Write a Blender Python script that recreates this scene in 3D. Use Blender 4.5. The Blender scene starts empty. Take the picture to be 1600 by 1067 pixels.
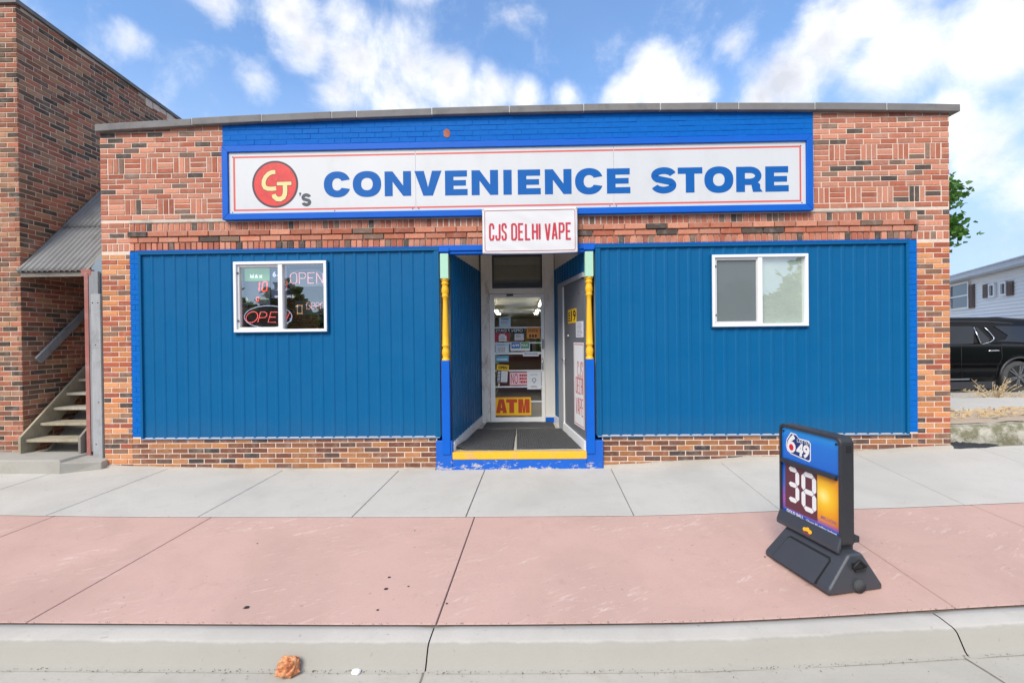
import bpy, bmesh, math, random
from mathutils import Matrix, Vector, noise as mnoise
random.seed(7)
S = bpy.context.scene
COL = S.collection
R = math.radians

# ------------------------------------------------------------------ camera
FPX, CAMD, CAMZ = 711.0, 5.83, 1.6697          # focal length in pixels of a 1600 px wide frame, distance to the shop front, eye height
ROT = Matrix(((0.9997228548, -0.0109120368, -0.0208600355),
              (0.0110387865, 0.9999212447, 0.0059707359),
              (0.0207932398, -0.0061993506, 0.9997645769)))   # image right / down / forward axes
cam = bpy.data.cameras.new('camera')
cam.sensor_width = 36.0
cam.lens = FPX / 1600.0 * 36.0
cam.clip_start, cam.clip_end = 0.05, 2000
camo = bpy.data.objects.new('camera', cam)
COL.objects.link(camo)
def iw(v): return Vector((v[0], v[2], -v[1]))
cr, cu, cf = iw(ROT.col[0]), -iw(ROT.col[1]), iw(ROT.col[2])
camo.matrix_world = Matrix(((cr.x, cu.x, -cf.x, 0), (cr.y, cu.y, -cf.y, -CAMD), (cr.z, cu.z, -cf.z, CAMZ), (0, 0, 0, 1)))
S.camera = camo
def ray(px, py):
    d = ROT @ Vector(((px - 800) / FPX, (py - 533.5) / FPX, 1.0))
    return d.x / d.z, -d.y / d.z
def at(px, py, Y=0.0):
    """survey helper: where the sight line through a measured point of the photograph meets the upright plane at depth Y -> (X, Z)"""
    a, b = ray(px, py)
    return a * (Y + CAMD), b * (Y + CAMD) + CAMZ

# ------------------------------------------------------------------ sky, sun, exposure
S.view_settings.view_transform = 'Standard'
S.view_settings.look = 'None'
S.view_settings.gamma = 1.0
S.view_settings.exposure = 0.57
S.view_settings.use_curve_mapping = False
SUN_EL, SUN_AZ = 43.0, 208.0                    # azimuth clockwise from +Y
world = bpy.data.worlds.new('World')
S.world = world
world.use_nodes = True
def build_world():
    nt = world.node_tree
    N, L = nt.nodes, nt.links
    N.clear()
    out = N.new('ShaderNodeOutputWorld')
    bg = N.new('ShaderNodeBackground')
    bg.inputs['Strength'].default_value = 0.1
    L.new(bg.outputs[0], out.inputs[0])
    sky = N.new('ShaderNodeTexSky')
    sky.sky_type = 'NISHITA'
    sky.sun_disc = False
    sky.sun_elevation = R(SUN_EL)
    sky.sun_rotation = R(SUN_AZ)
    sky.air_density, sky.dust_density, sky.ozone_density = 1.0, 0.6, 2.2
    tc = N.new('ShaderNodeTexCoord')
    def math_(op, a, b=None, c=None, clamp=False):
        n = N.new('ShaderNodeMath'); n.operation = op; n.use_clamp = clamp
        for i, v in enumerate((a, b, c)):
            if v is None: continue
            if isinstance(v, (int, float)): n.inputs[i].default_value = v
            else: L.new(v, n.inputs[i])
        return n.outputs[0]
    def nz(scale, detail, rough, off=(0, 0, 0), dist=0.0):
        m = N.new('ShaderNodeMapping'); m.inputs['Location'].default_value = off
        L.new(tc.outputs['Generated'], m.inputs['Vector'])
        n = N.new('ShaderNodeTexNoise'); n.inputs['Scale'].default_value = scale
        n.inputs['Detail'].default_value = detail; n.inputs['Roughness'].default_value = rough
        n.inputs['Distortion'].default_value = dist
        L.new(m.outputs[0], n.inputs['Vector'])
        return n.outputs['Fac']
    # clouds: heaps of soft lobes broken up by noise
    blobs = [(455, 25, 58, .9), (480, 75, 62, .9), (560, 100, 80, 1), (640, 105, 78, 1), (535, 150, 66, 1), (705, 128, 66, 1), (765, 142, 58, 1), (822, 156, 40, .95), (620, 152, 85, 1), (545, 35, 48, .7),
             (805, 22, 55, .72), (1020, 108, 52, .95), (1042, 150, 62, 1), (975, 152, 42, .9), (1092, 148, 44, .9), (1292, 60, 92, 1), (1222, 122, 88, 1), (1150, 68, 45, .62), (1400, 100, 120, 1), (1352, 20, 82, .95),
             (1190, 152, 54, .95), (1555, 60, 135, 1), (1530, 235, 120, .95), (1620, 300, 105, .9), (1480, 180, 85, .95), (335, 8, 55, .74), (205, 62, 46, .62), (400, 125, 45, .56), (885, 152, 34, .8),
             (1700, 160, 170, 1), (640, -60, 70, .9), (1400, -80, 150, 1)]
    field = None
    for px, py, r, a in blobs:
        x, z = ray(px, py)
        d = Vector((x, 1, z)).normalized()
        x2, z2 = ray(px + r, py)
        rad = (Vector((x2, 1, z2)).normalized() - d).length
        vm = N.new('ShaderNodeVectorMath'); vm.operation = 'DISTANCE'
        L.new(tc.outputs['Generated'], vm.inputs[0]); vm.inputs[1].default_value = d
        v = math_('MULTIPLY_ADD', vm.outputs['Value'], -a / rad, a)
        field = v if field is None else math_('SMOOTH_MAX', field, v, 0.25)
    # the same kind of broken cloud everywhere else in the sky
    sep = N.new('ShaderNodeSeparateXYZ'); L.new(tc.outputs['Generated'], sep.inputs[0])
    away = math_('MULTIPLY_ADD', sep.outputs['Y'], -2.2, 1.25, clamp=True)
    rest = math_('MULTIPLY', math_('MULTIPLY_ADD', nz(2.3, 3, .5, (3, 1, 7)), 5.0, -2.2), away)
    field = math_('MAXIMUM', math_('MAXIMUM', field, 0.0), rest)
    n1 = nz(6.5, 9, .62, (1.3, 0, 2.1), .35)
    n2 = nz(20, 7, .6, (5, 2, 0), .2)
    nn = math_('ADD', math_('MULTIPLY_ADD', n1, 1.7, -0.85), math_('MULTIPLY_ADD', n2, .5, -.25))
    v = math_('ADD', field, nn)
    mr = N.new('ShaderNodeMapRange'); mr.interpolation_type = 'SMOOTHSTEP'
    mr.inputs['From Min'].default_value = 0.0; mr.inputs['From Max'].default_value = 0.92
    L.new(v, mr.inputs['Value'])
    low = math_('MULTIPLY_ADD', sep.outputs['Z'], 9.0, -0.6, clamp=True)
    hori = N.new('ShaderNodeMapRange'); hori.inputs['From Min'].default_value = .14; hori.inputs['From Max'].default_value = .48
    hori.inputs['To Min'].default_value = 1; hori.inputs['To Max'].default_value = 0
    L.new(sep.outputs['Z'], hori.inputs['Value'])
    # shaded undersides
    sh = N.new('ShaderNodeMapRange'); sh.inputs['From Min'].default_value = .35; sh.inputs['From Max'].default_value = 1.35
    L.new(math_('ADD', field, math_('MULTIPLY_ADD', nz(5, 7, .62, (9, 4, 1)), 3.0, -1.45)), sh.inputs['Value'])
    cc = N.new('ShaderNodeMix'); cc.data_type = 'RGBA'
    cc.inputs['A'].default_value = (8.6, 8.6, 8.65, 1); cc.inputs['B'].default_value = (5.1, 5.3, 5.9, 1)
    L.new(sh.outputs[0], cc.inputs['Factor'])
    # clear-sky colour: Nishita, a little deeper
    tint = N.new('ShaderNodeMix'); tint.data_type = 'RGBA'; tint.blend_type = 'MULTIPLY'; tint.inputs['Factor'].default_value = 1
    tint.inputs['B'].default_value = SKYTINT
    L.new(sky.outputs[0], tint.inputs['A'])
    hz = N.new('ShaderNodeMix'); hz.data_type = 'RGBA'
    hz.inputs['B'].default_value = (3.9, 4.95, 6.7, 1)
    L.new(math_('MULTIPLY', hori.outputs[0], .85), hz.inputs['Factor']); L.new(tint.outputs['Result'], hz.inputs['A'])
    veil = N.new('ShaderNodeMix'); veil.data_type = 'RGBA'; veil.inputs['B'].default_value = (4.0, 5.4, 7.3, 1)
    L.new(math_('MULTIPLY_ADD', nz(1.6, 5, .6, (2, 8, 3)), .42, -.06, clamp=True), veil.inputs['Factor']); L.new(hz.outputs['Result'], veil.inputs['A'])
    mx = N.new('ShaderNodeMix'); mx.data_type = 'RGBA'
    L.new(math_('MULTIPLY', mr.outputs[0], low), mx.inputs['Factor'])
    L.new(veil.outputs['Result'], mx.inputs['A']); L.new(cc.outputs['Result'], mx.inputs['B'])
    L.new(mx.outputs['Result'], bg.inputs['Color'])
SKYTINT = (1.08, 1.46, 1.80, 1)
build_world()
sun = bpy.data.lights.new('sun', 'SUN')
sun.energy = 2.6
sun.angle = R(32)
sun.color = (1.0, 0.92, 0.80)
suno = bpy.data.objects.new('sun', sun)
COL.objects.link(suno)
sd = Vector((math.sin(R(SUN_AZ)) * math.cos(R(SUN_EL)), math.cos(R(SUN_AZ)) * math.cos(R(SUN_EL)), math.sin(R(SUN_EL))))
suno.rotation_euler = sd.to_track_quat('Z', 'Y').to_euler()
suno.location = (-8, -20, 25)

# ------------------------------------------------------------------ helpers: objects
def lin(r, g, b):
    f = lambda c: (c / 255 / 12.92) if c / 255 <= .04045 else ((c / 255 + .055) / 1.055) ** 2.4
    return (f(r), f(g), f(b))
def wm(o):
    m = o.matrix_basis
    if o.parent: m = wm(o.parent) @ o.matrix_parent_inverse @ m
    return m
def tag(o, label, cat, group=None, kind=None):
    o['label'] = label; o['category'] = cat
    if group: o['group'] = group
    if kind: o['kind'] = kind
    return o
def thing(name, label, cat, loc=(0, 0, 0), rz=0.0, group=None):
    o = bpy.data.objects.new(name, None)
    o.empty_display_size = .1
    COL.objects.link(o); o.location = loc; o.rotation_euler = (0, 0, rz)
    return tag(o, label, cat, group)
def put(name, mesh, parent=None, world=True, loc=(0, 0, 0)):
    o = bpy.data.objects.new(name, mesh)
    COL.objects.link(o)
    if parent is not None:
        o.parent = parent
        if world: o.matrix_parent_inverse = wm(parent).inverted()
    o.location = loc
    return o
def bevel(o, w=.004, seg=2, ang=40):
    m = o.modifiers.new('Bevel', 'BEVEL'); m.width = w; m.segments = seg; m.limit_method = 'ANGLE'; m.angle_limit = R(ang)
    return o

class MB:
    """collects simple shapes and links them as ONE mesh object"""
    def __init__(s): s.v = []; s.f = []; s.m = []; s.sm = []
    def add(s, vs, fs, mi=0, smooth=False):
        b = len(s.v); s.v += [tuple(p) for p in vs]
        for f in fs: s.f.append([i + b for i in f]); s.m.append(mi); s.sm.append(smooth)
        return s
    def box(s, x0, x1, y0, y1, z0, z1, mi=0):
        vs = [(x, y, z) for z in (z0, z1) for y in (y0, y1) for x in (x0, x1)]
        return s.add(vs, [(0, 2, 3, 1), (4, 5, 7, 6), (0, 1, 5, 4), (2, 6, 7, 3), (0, 4, 6, 2), (1, 3, 7, 5)], mi)
    def obox(s, c, ax, ay, az, mi=0):
        c, ax, ay, az = map(Vector, (c, ax, ay, az))
        vs = [c + ax * i + ay * j + az * k for k in (-1, 1) for j in (-1, 1) for i in (-1, 1)]
        return s.add(vs, [(0, 2, 3, 1), (4, 5, 7, 6), (0, 1, 5, 4), (2, 6, 7, 3), (0, 4, 6, 2), (1, 3, 7, 5)], mi)
    def beam(s, a, b, w, h, mi=0, up=(0, 0, 1)):
        a, b = Vector(a), Vector(b); d = b - a; u = Vector(up)
        side = d.cross(u).normalized(); up2 = side.cross(d).normalized()
        return s.obox((a + b) / 2, d / 2, side * w / 2, up2 * h / 2, mi)
    def prism(s, poly, y0, y1, mi=0):
        """polygon in (x, z), pulled from y0 (front) to y1"""
        n = len(poly)
        vs = [(x, y0, z) for x, z in poly] + [(x, y1, z) for x, z in poly]
        fs = [tuple(range(n)), tuple(range(2 * n - 1, n - 1, -1))] + [(i, n + i, n + (i + 1) % n, (i + 1) % n) for i in range(n)]
        return s.add(vs, fs, mi)
    def prism_x(s, poly, x0, x1, mi=0):
        """polygon in (y, z), pulled along x"""
        n = len(poly)
        vs = [(x0, y, z) for y, z in poly] + [(x1, y, z) for y, z in poly]
        fs = [tuple(range(n)), tuple(range(2 * n - 1, n - 1, -1))] + [(i, n + i, n + (i + 1) % n, (i + 1) % n) for i in range(n)]
        return s.add(vs, fs, mi)
    def flat(s, poly, y, mi=0):
        return s.add([(x, y, z) for x, z in poly], [tuple(range(len(poly)))], mi)
    def rect(s, x0, x1, z0, z1, y, mi=0): return s.flat([(x0, z0), (x1, z0), (x1, z1), (x0, z1)], y, mi)
    def lathe(s, prof, cx, cy, n=20, mi=0, smooth=True):
        vs = []; fs = []
        for r, z in prof:
            for i in range(n):
                a = 2 * math.pi * i / n; vs.append((cx + r * math.cos(a), cy + r * math.sin(a), z))
        for j in range(len(prof) - 1):
            for i in range(n):
                fs.append((j * n + i, j * n + (i + 1) % n, (j + 1) * n + (i + 1) % n, (j + 1) * n + i))
        s.add(vs, fs, mi, smooth)
        s.add([vs[i] for i in range(n)], [tuple(range(n - 1, -1, -1))], mi)
        return s.add([vs[(len(prof) - 1) * n + i] for i in range(n)], [tuple(range(n))], mi)
    def tube(s, pts, r, n=8, mi=0, closed=False, taper=None):
        pts = [Vector(p) for p in pts]; vs = []; fs = []
        ref = None
        for i, p in enumerate(pts):
            if closed: t = pts[(i + 1) % len(pts)] - pts[i - 1]
            else: t = pts[min(i + 1, len(pts) - 1)] - pts[max(i - 1, 0)]
            t.normalize()
            if ref is None: ref = t.orthogonal().normalized()
            u = (ref - t * ref.dot(t)).normalized(); ref = u; w = t.cross(u)
            rr = r if taper is None else r * (1 + (taper - 1) * i / max(1, len(pts) - 1))
            for k in range(n):
                a = 2 * math.pi * k / n; vs.append(p + (u * math.cos(a) + w * math.sin(a)) * rr)
        m = len(pts)
        for i in range(m if closed else m - 1):
            for k in range(n):
                fs.append((i * n + k, i * n + (k + 1) % n, ((i + 1) % m) * n + (k + 1) % n, ((i + 1) % m) * n + k))
        if not closed: fs += [tuple(range(n - 1, -1, -1)), tuple((m - 1) * n + k for k in range(n))]
        return s.add(vs, fs, mi, True)
    def grid(s, fn, nu, nv, mi=0, smooth=True):
        vs = [fn(i / nu, j / nv) for j in range(nv + 1) for i in range(nu + 1)]
        fs = [(j * (nu + 1) + i, j * (nu + 1) + i + 1, (j + 1) * (nu + 1) + i + 1, (j + 1) * (nu + 1) + i) for j in range(nv) for i in range(nu)]
        return s.add(vs, fs, mi, smooth)
    def stroke(s, pts, w, y, mi=0, closed=False):
        """a flat pen stroke of even width along points (x, z)"""
        P = [Vector(p) for p in pts]; n = len(P); Lp = []; Rp = []
        for i in range(n):
            a = P[i] - P[i - 1] if (i > 0 or closed) else P[1] - P[0]
            b = P[(i + 1) % n] - P[i] if (i < n - 1 or closed) else P[-1] - P[-2]
            a = a.normalized(); b = b.normalized()
            na, nb = Vector((-a.y, a.x)), Vector((-b.y, b.x))
            m = (na + nb); m = m.normalized() if m.length > 1e-6 else na
            k = w / 2 / max(.35, m.dot(na))
            Lp.append(P[i] + m * k); Rp.append(P[i] - m * k)
        vs = [(p.x, y, p.y) for p in Lp] + [(p.x, y, p.y) for p in Rp]
        fs = [(n + i, n + (i + 1) % n, (i + 1) % n, i) for i in range(n if closed else n - 1)]
        return s.add(vs, fs, mi)
    def disc(s, cx, cz, rx, rz, y, mi=0, n=40):
        return s.flat([(cx + rx * math.cos(2 * math.pi * i / n), cz + rz * math.sin(2 * math.pi * i / n)) for i in range(n)], y, mi)
    def mesh(s, name, mats):
        me = bpy.data.meshes.new(name)
        me.from_pydata(s.v, [], s.f)
        for m in (mats if isinstance(mats, (list, tuple)) else [mats]): me.materials.append(m)
        me.polygons.foreach_set('material_index', s.m)
        me.polygons.foreach_set('use_smooth', s.sm)
        me.update()
        return me
    def build(s, name, mats, parent=None, world=True):
        return put(name, s.mesh(name, mats), parent, world)

def arc(cx, cz, rx, rz, a0, a1, n=12):
    return [(cx + rx * math.cos(R(a0 + (a1 - a0) * i / n)), cz + rz * math.sin(R(a0 + (a1 - a0) * i / n))) for i in range(n + 1)]
def rrect(x0, x1, z0, z1, r, n=5):
    return arc(x1 - r, z0 + r, r, r, -90, 0, n) + arc(x1 - r, z1 - r, r, r, 0, 90, n) + arc(x0 + r, z1 - r, r, r, 90, 180, n) + arc(x0 + r, z0 + r, r, r, 180, 270, n)
def text(mb, s, x0, x1, z0, z1, y, mi=0, bold=0.0, mirror=False, shear=0.0):
    """printed lettering fitted into a box"""
    cu = bpy.data.curves.new('lettering', 'FONT'); cu.body = s; cu.offset = bold; cu.shear = shear; cu.resolution_u = 3
    o = bpy.data.objects.new('lettering', cu); COL.objects.link(o)
    me = o.to_mesh(depsgraph=None) if False else None
    dg = bpy.context.evaluated_depsgraph_get()
    me = bpy.data.meshes.new_from_object(o.evaluated_get(dg))
    xs = [v.co.x for v in me.vertices]; ys = [v.co.y for v in me.vertices]
    ax, bx, ay, by = min(xs), max(xs), min(ys), max(ys)
    def f(c):
        u = (c.x - ax) / (bx - ax); u = 1 - u if mirror else u
        return (x0 + (x1 - x0) * u, y, z0 + (z1 - z0) * (c.y - ay) / max(1e-6, by - ay))
    mb.add([f(v.co) for v in me.vertices], [tuple(p.vertices) for p in me.polygons], mi)
    bpy.data.objects.remove(o); bpy.data.curves.remove(cu); bpy.data.meshes.remove(me)

def ringpoly(mb, cx, cz, rx, rz, ix, iz, a0, a1, y, mi, n=40, p=2.25, da0=0, da1=0):
    def se(rx, rz, a): c, s_ = math.cos(a), math.sin(a); k = (abs(c) ** p + abs(s_) ** p) ** (-1 / p); return (cx + rx * k * c, cz + rz * k * s_)
    O = [se(rx, rz, R(a0 + (a1 - a0) * i / n)) for i in range(n + 1)]; I = [se(ix, iz, R(a0 + da0 + (a1 - da1 - a0 - da0) * i / n)) for i in range(n + 1)]
    mb.add([(x, y, z) for x, z in O] + [(x, y, z) for x, z in I], [(i, i + 1, n + 2 + i, n + 1 + i) for i in range(n)], mi)
def heavy(mb, c, x0, x1, z0, z1, y, mi=0):
    w, h = x1 - x0, z1 - z0; s = .345 * h; t = .25 * h
    P = lambda pts, dy=0: mb.flat([(x0 + u, z0 + v) for u, v in pts], y - dy, mi)
    if c == 'E': P([(0, 0), (w, 0), (w, t), (s, t), (s, (h - t * .9) / 2), (w * .93, (h - t * .9) / 2), (w * .93, (h + t * .9) / 2), (s, (h + t * .9) / 2), (s, h - t), (w * .98, h - t), (w * .98, h), (0, h)])
    elif c == 'M': k = s * .8; P([(0, 0), (k, 0), (k, h * .62), (w / 2 - k * .3, 0), (w / 2 + k * .3, 0), (w - k, h * .62), (w - k, 0), (w, 0), (w, h), (w - k * 1.25, h), (w / 2, h * .36), (k * 1.25, h), (0, h)])
    elif c == 'A': k = s * .86; P([(0, 0), (k, 0), (w / 2 + k * .1, h), (w / 2 - k * .62, h)]); P([(w - k, 0), (w, 0), (w / 2 + k * .62, h), (w / 2 - k * .1, h)], .0003); P([(w * .25, h * .18), (w * .75, h * .18), (w * .68, h * .38), (w * .32, h * .38)], .0006)
    elif c == 'I': P([(0, 0), (w, 0), (w, h), (0, h)])
    elif c == 'T': P([(w / 2 - s / 2, 0), (w / 2 + s / 2, 0), (w / 2 + s / 2, h - t), (w, h - t), (w, h), (0, h), (0, h - t), (w / 2 - s / 2, h - t)])
    elif c == 'N': k = s * .94; P([(0, 0), (k, 0), (k, h * .58), (w - k, 0), (w, 0), (w, h), (w - k, h), (w - k, h * .42), (k, h), (0, h)])
    elif c == 'V': P([(0, h), (s * 1.12, h), (w / 2, h * .34), (w - s * 1.12, h), (w, h), (w / 2 + s * .56, 0), (w / 2 - s * .56, 0)])
    elif c == 'O': ringpoly(mb, x0 + w / 2, z0 + h / 2, w / 2, h / 2 + .008, w / 2 - s, h / 2 - t, 0, 360, y, mi, 56)
    elif c == 'C': ringpoly(mb, x0 + w / 2, z0 + h / 2, w / 2, h / 2 + .008, w / 2 - s, h / 2 - t, 21, 339, y, mi, 56, 2.2, 12, 12)
    elif c == 'S':
        r = t * 1.08; rx, rz = w / 2 - r / 2, (h + .014 - r) / 4
        up = arc(x0 + w / 2, z0 + h + .007 - r / 2 - rz, rx, rz, 12, 225, 16); lo = arc(x0 + w / 2, z0 - .007 + r / 2 + rz, rx, rz, 45, -168, 16)
        mb.stroke(up + lo, r, y, mi)
    elif c == 'R':
        P([(0, 0), (s, 0), (s, h), (0, h)])
        zb = h * .40; rz = (h - t / 2 - zb) / 2; rx = rz * 1.15; cx = w * .97 - s * .5 - rx
        mb.stroke([(x0 + s * .98, z0 + h - t / 2), (x0 + cx, z0 + h - t / 2)] + arc(x0 + cx, z0 + h - t / 2 - rz, rx + .02, rz, 90, -90, 14)[1:] + [(x0 + s * .98, z0 + zb)], t, y - .0004, mi)
        P([(w - s * 1.02, 0), (w + .01, 0), (w - s * .18, h * .12), (w - s * .2, h * .30), (w * .74, h * .46), (w * .48, h * .36), (w - s * 1.2, h * .28)], .0008)

# ------------------------------------------------------------------ helpers: materials
class NT:
    def __init__(s, name):
        s.mat = bpy.data.materials.new(name); s.mat.use_nodes = True
        s.nt = s.mat.node_tree; s.N = s.nt.nodes; s.L = s.nt.links
        s.p = s.N['Principled BSDF']; s.out = s.N['Material Output']
        s.geo = s.N.new('ShaderNodeNewGeometry'); s.pos = s.geo.outputs['Position']
    def set(s, k, v):
        if hasattr(v, 'is_linked') or isinstance(v, bpy.types.NodeSocket): s.L.new(v, s.p.inputs[k])
        else: s.p.inputs[k].default_value = v
    def noise(s, scale, detail=4, rough=.55, vec=None, stretch=None, dist=0.0):
        n = s.N.new('ShaderNodeTexNoise'); n.inputs['Scale'].default_value = scale; n.inputs['Detail'].default_value = detail
        n.inputs['Roughness'].default_value = rough; n.inputs['Distortion'].default_value = dist
        v = vec or s.pos
        if stretch:
            m = s.N.new('ShaderNodeMapping'); m.inputs['Scale'].default_value = stretch; s.L.new(v, m.inputs['Vector']); v = m.outputs[0]
        s.L.new(v, n.inputs['Vector']); return n.outputs['Fac']
    def ramp(s, fac, stops, interp='LINEAR'):
        r = s.N.new('ShaderNodeValToRGB'); r.color_ramp.interpolation = interp
        el = r.color_ramp.elements
        while len(el) < len(stops): el.new(.5)
        for e, (p, c) in zip(el, stops):
            e.position = p; e.color = (*c, 1) if len(c) == 3 else c
        s.L.new(fac, r.inputs[0]); return r.outputs[0]
    def mix(s, fac, a, b, mode='MIX'):
        m = s.N.new('ShaderNodeMix'); m.data_type = 'RGBA'; m.blend_type = mode
        for k, v in (('Factor', fac), ('A', a), ('B', b)):
            i = [q for q in m.inputs if q.name == k and q.type == ('VALUE' if k == 'Factor' else 'RGBA')][0]
            if isinstance(v, bpy.types.NodeSocket): s.L.new(v, i)
            else: i.default_value = v if k == 'Factor' else (*v, 1) if len(v) == 3 else v
        return [q for q in m.outputs if q.type == 'RGBA'][0]
    def math(s, op, a, b=0.0, c=0.0, clamp=False):
        m = s.N.new('ShaderNodeMath'); m.operation = op; m.use_clamp = clamp
        for i, v in enumerate((a, b, c)):
            if isinstance(v, bpy.types.NodeSocket): s.L.new(v, m.inputs[i])
            else: m.inputs[i].default_value = v
        return m.outputs[0]
    def map(s, v, a, b, c=0.0, d=1.0):
        m = s.N.new('ShaderNodeMapRange'); s.L.new(v, m.inputs['Value'])
        for k, q in zip(('From Min', 'From Max', 'To Min', 'To Max'), (a, b, c, d)): m.inputs[k].default_value = q
        return m.outputs[0]
    def bump(s, h, strength=.3, dist=.01):
        b = s.N.new('ShaderNodeBump'); b.inputs['Strength'].default_value = strength; b.inputs['Distance'].default_value = dist
        s.L.new(h, b.inputs['Height']); s.L.new(b.outputs[0], s.p.inputs['Normal'])
def sc(c, k): return tuple(min(1, x * k) for x in c)
def paint(name, c, rough=.5, var=.12, scale=6, bump=.1, bscale=60, metal=0.0, dirt=None, dirt_amt=.5, stretch=None, spec=.5):
    m = NT(name)
    col = m.mix(m.noise(scale, 5, .6, stretch=stretch), sc(c, 1 - var), sc(c, 1 + var))
    if dirt:
        f = m.map(m.noise(scale * .7, 7, .68, stretch=stretch), .52, .72, 0, dirt_amt)
        col = m.mix(f, col, dirt)
    m.set('Base Color', col); m.set('Roughness', rough); m.set('Metallic', metal)
    m.p.inputs['Specular IOR Level'].default_value = spec
    if bump: m.bump(m.noise(bscale, 4, .6), bump, .004)
    return m.mat
def plain(name, c, rough=.5, emit=0.0, metal=0.0):
    m = NT(name); m.set('Base Color', (*c, 1)); m.set('Roughness', rough); m.set('Metallic', metal)
    if emit: m.set('Emission Color', (*c, 1)); m.set('Emission Strength', emit)
    return m.mat
def brick_mat(name, stops, bump=.35):
    m = NT(name)
    oi = m.N.new('ShaderNodeObjectInfo')
    rnd = m.math('FRACT', m.math('ADD', oi.outputs['Random'], m.math('MULTIPLY', m.geo.outputs['Random Per Island'], 7.31)))
    col = m.ramp(rnd, stops, 'CONSTANT')
    r2 = m.math('FRACT', m.math('MULTIPLY', rnd, 37.7))
    col = m.mix(1.0, col, m.ramp(r2, [(0, (.78, .78, .8)), (1, (1.15, 1.1, 1.05))]), 'MULTIPLY')
    n = m.noise(38, 6, .7)
    col = m.mix(m.map(n, .45, .75, 0, .32), col, (.12, .08, .06))
    n2 = m.noise(9, 5, .65)
    col = m.mix(m.map(n2, .50, .8, 0, .34), col, (.55, .47, .4))
    m.set('Base Color', col); m.set('Roughness', .88); m.p.inputs['Specular IOR Level'].default_value = .25
    m.bump(m.noise(120, 5, .65), bump, .004)
    return m.mat
def glass_mat(name, refl=.18, tint=(1, 1, 1), rough=.0):
    m = NT(name); m.N.remove(m.p)
    tr = m.N.new('ShaderNodeBsdfTransparent'); tr.inputs[0].default_value = (*tint, 1)
    gl = m.N.new('ShaderNodeBsdfGlossy'); gl.inputs['Roughness'].default_value = rough
    lw = m.N.new('ShaderNodeLayerWeight')
    f = m.math('MULTIPLY_ADD', m.math('POWER', lw.outputs['Facing'], 5.0), .7, refl + .04, clamp=True)
    mx = m.N.new('ShaderNodeMixShader'); m.L.new(f, mx.inputs[0]); m.L.new(tr.outputs[0], mx.inputs[1]); m.L.new(gl.outputs[0], mx.inputs[2])
    m.L.new(mx.outputs[0], m.out.inputs['Surface'])
    return m.mat

SALMON = [(.0, (.56, .225, .145)), (.22, (.47, .165, .10)), (.42, (.60, .27, .18)), (.62, (.40, .125, .075)), (.74, (.50, .20, .125)), (.86, (.24, .155, .115)), (.93, (.10, .08, .07))]
ORANGE = [(.0, (.60, .25, .10)), (.25, (.54, .20, .08)), (.42, (.40, .11, .06)), (.60, (.66, .31, .14)), (.77, (.25, .14, .09)), (.88, (.10, .075, .065)), (.94, (.40, .12, .06))]
BROWN = [(.0, (.26, .11, .06)), (.2, (.36, .16, .07)), (.36, (.17, .07, .045)), (.54, (.42, .19, .08)), (.70, (.12, .075, .06)), (.82, (.20, .10, .07)), (.92, (.065, .055, .055))]
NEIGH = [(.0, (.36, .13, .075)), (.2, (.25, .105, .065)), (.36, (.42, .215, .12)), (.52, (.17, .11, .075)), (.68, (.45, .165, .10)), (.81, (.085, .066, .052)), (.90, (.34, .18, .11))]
M = {}
M['brick_upper'] = brick_mat('brick_upper', SALMON)
M['brick_pier'] = brick_mat('brick_pier', ORANGE)
M['brick_base'] = brick_mat('brick_base', BROWN)
M['brick_neigh'] = brick_mat('brick_neigh', NEIGH)
M['mortar'] = paint('mortar', (.74, .60, .50), .95, .10, 14, .4, 150, dirt=(.45, .36, .30), dirt_amt=.5)
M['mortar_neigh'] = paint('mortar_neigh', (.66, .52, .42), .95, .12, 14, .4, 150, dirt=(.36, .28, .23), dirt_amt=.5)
BLUE = (.0015, .11, .54)
M['blue_paint'] = paint('blue_paint', BLUE, .5, .12, 5, .25, 45, spec=.25)
M['blue_brick'] = paint('blue_brick', (.002, .13, .48), .6, .2, 16, .55, 70, spec=.12)
M['clad'] = paint('clad', (.0, .122, .335), .45, .05, 2.5, .03, 20, spec=.22)
def clad_mat():
    m = NT('clad'); c = (.0, .107, .275)
    col = m.mix(m.noise(1.6, 4, .6), sc(c, .94), sc(c, 1.05))
    col = m.mix(m.map(m.noise(9, 6, .7, stretch=(1.6, 1, .05)), .52, .75, 0, .22), col, (.004, .13, .28))
    col = m.mix(m.map(m.noise(14, 6, .7, stretch=(1.2, 1, .07)), .58, .75, 0, .25), col, (.004, .085, .23))
    sp = m.N.new('ShaderNodeSeparateXYZ'); m.L.new(m.pos, sp.inputs[0])
    splash = m.math('MULTIPLY', m.map(m.math('ADD', sp.outputs['Z'], m.math('MULTIPLY', m.noise(4, 7, .75), .5)), .95, .62, 0, 1), .22)
    splash = m.math('MAXIMUM', splash, 0.0)
    col = m.mix(splash, col, (.05, .115, .185))
    m.set('Base Color', col); m.set('Roughness', m.map(m.noise(3, 5, .6), .3, .7, .38, .55)); m.p.inputs['Specular IOR Level'].default_value = .22
    m.bump(m.noise(2.2, 3, .5), .25, .03); return m.mat
M['clad'] = clad_mat()
M['clad_trim'] = paint('clad_trim', (.0, .105, .265), .45, .05, 3, .03, 20, spec=.25)
M['white_vinyl'] = paint('white_vinyl', (.80, .81, .83), .35, .03, 5, .02, 40)
M['sign_white'] = paint('sign_white', (.63, .64, .65), .42, .05, 2.2, .04, 8, dirt=(.50, .51, .51), dirt_amt=.4, stretch=(1, 1, .5))
M['letter_blue'] = paint('letter_blue', (.005, .11, .40), .5, .05, 8, 0, spec=.2)
M['red_line'] = plain('red_line', (.68, .10, .075), .5)
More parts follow.
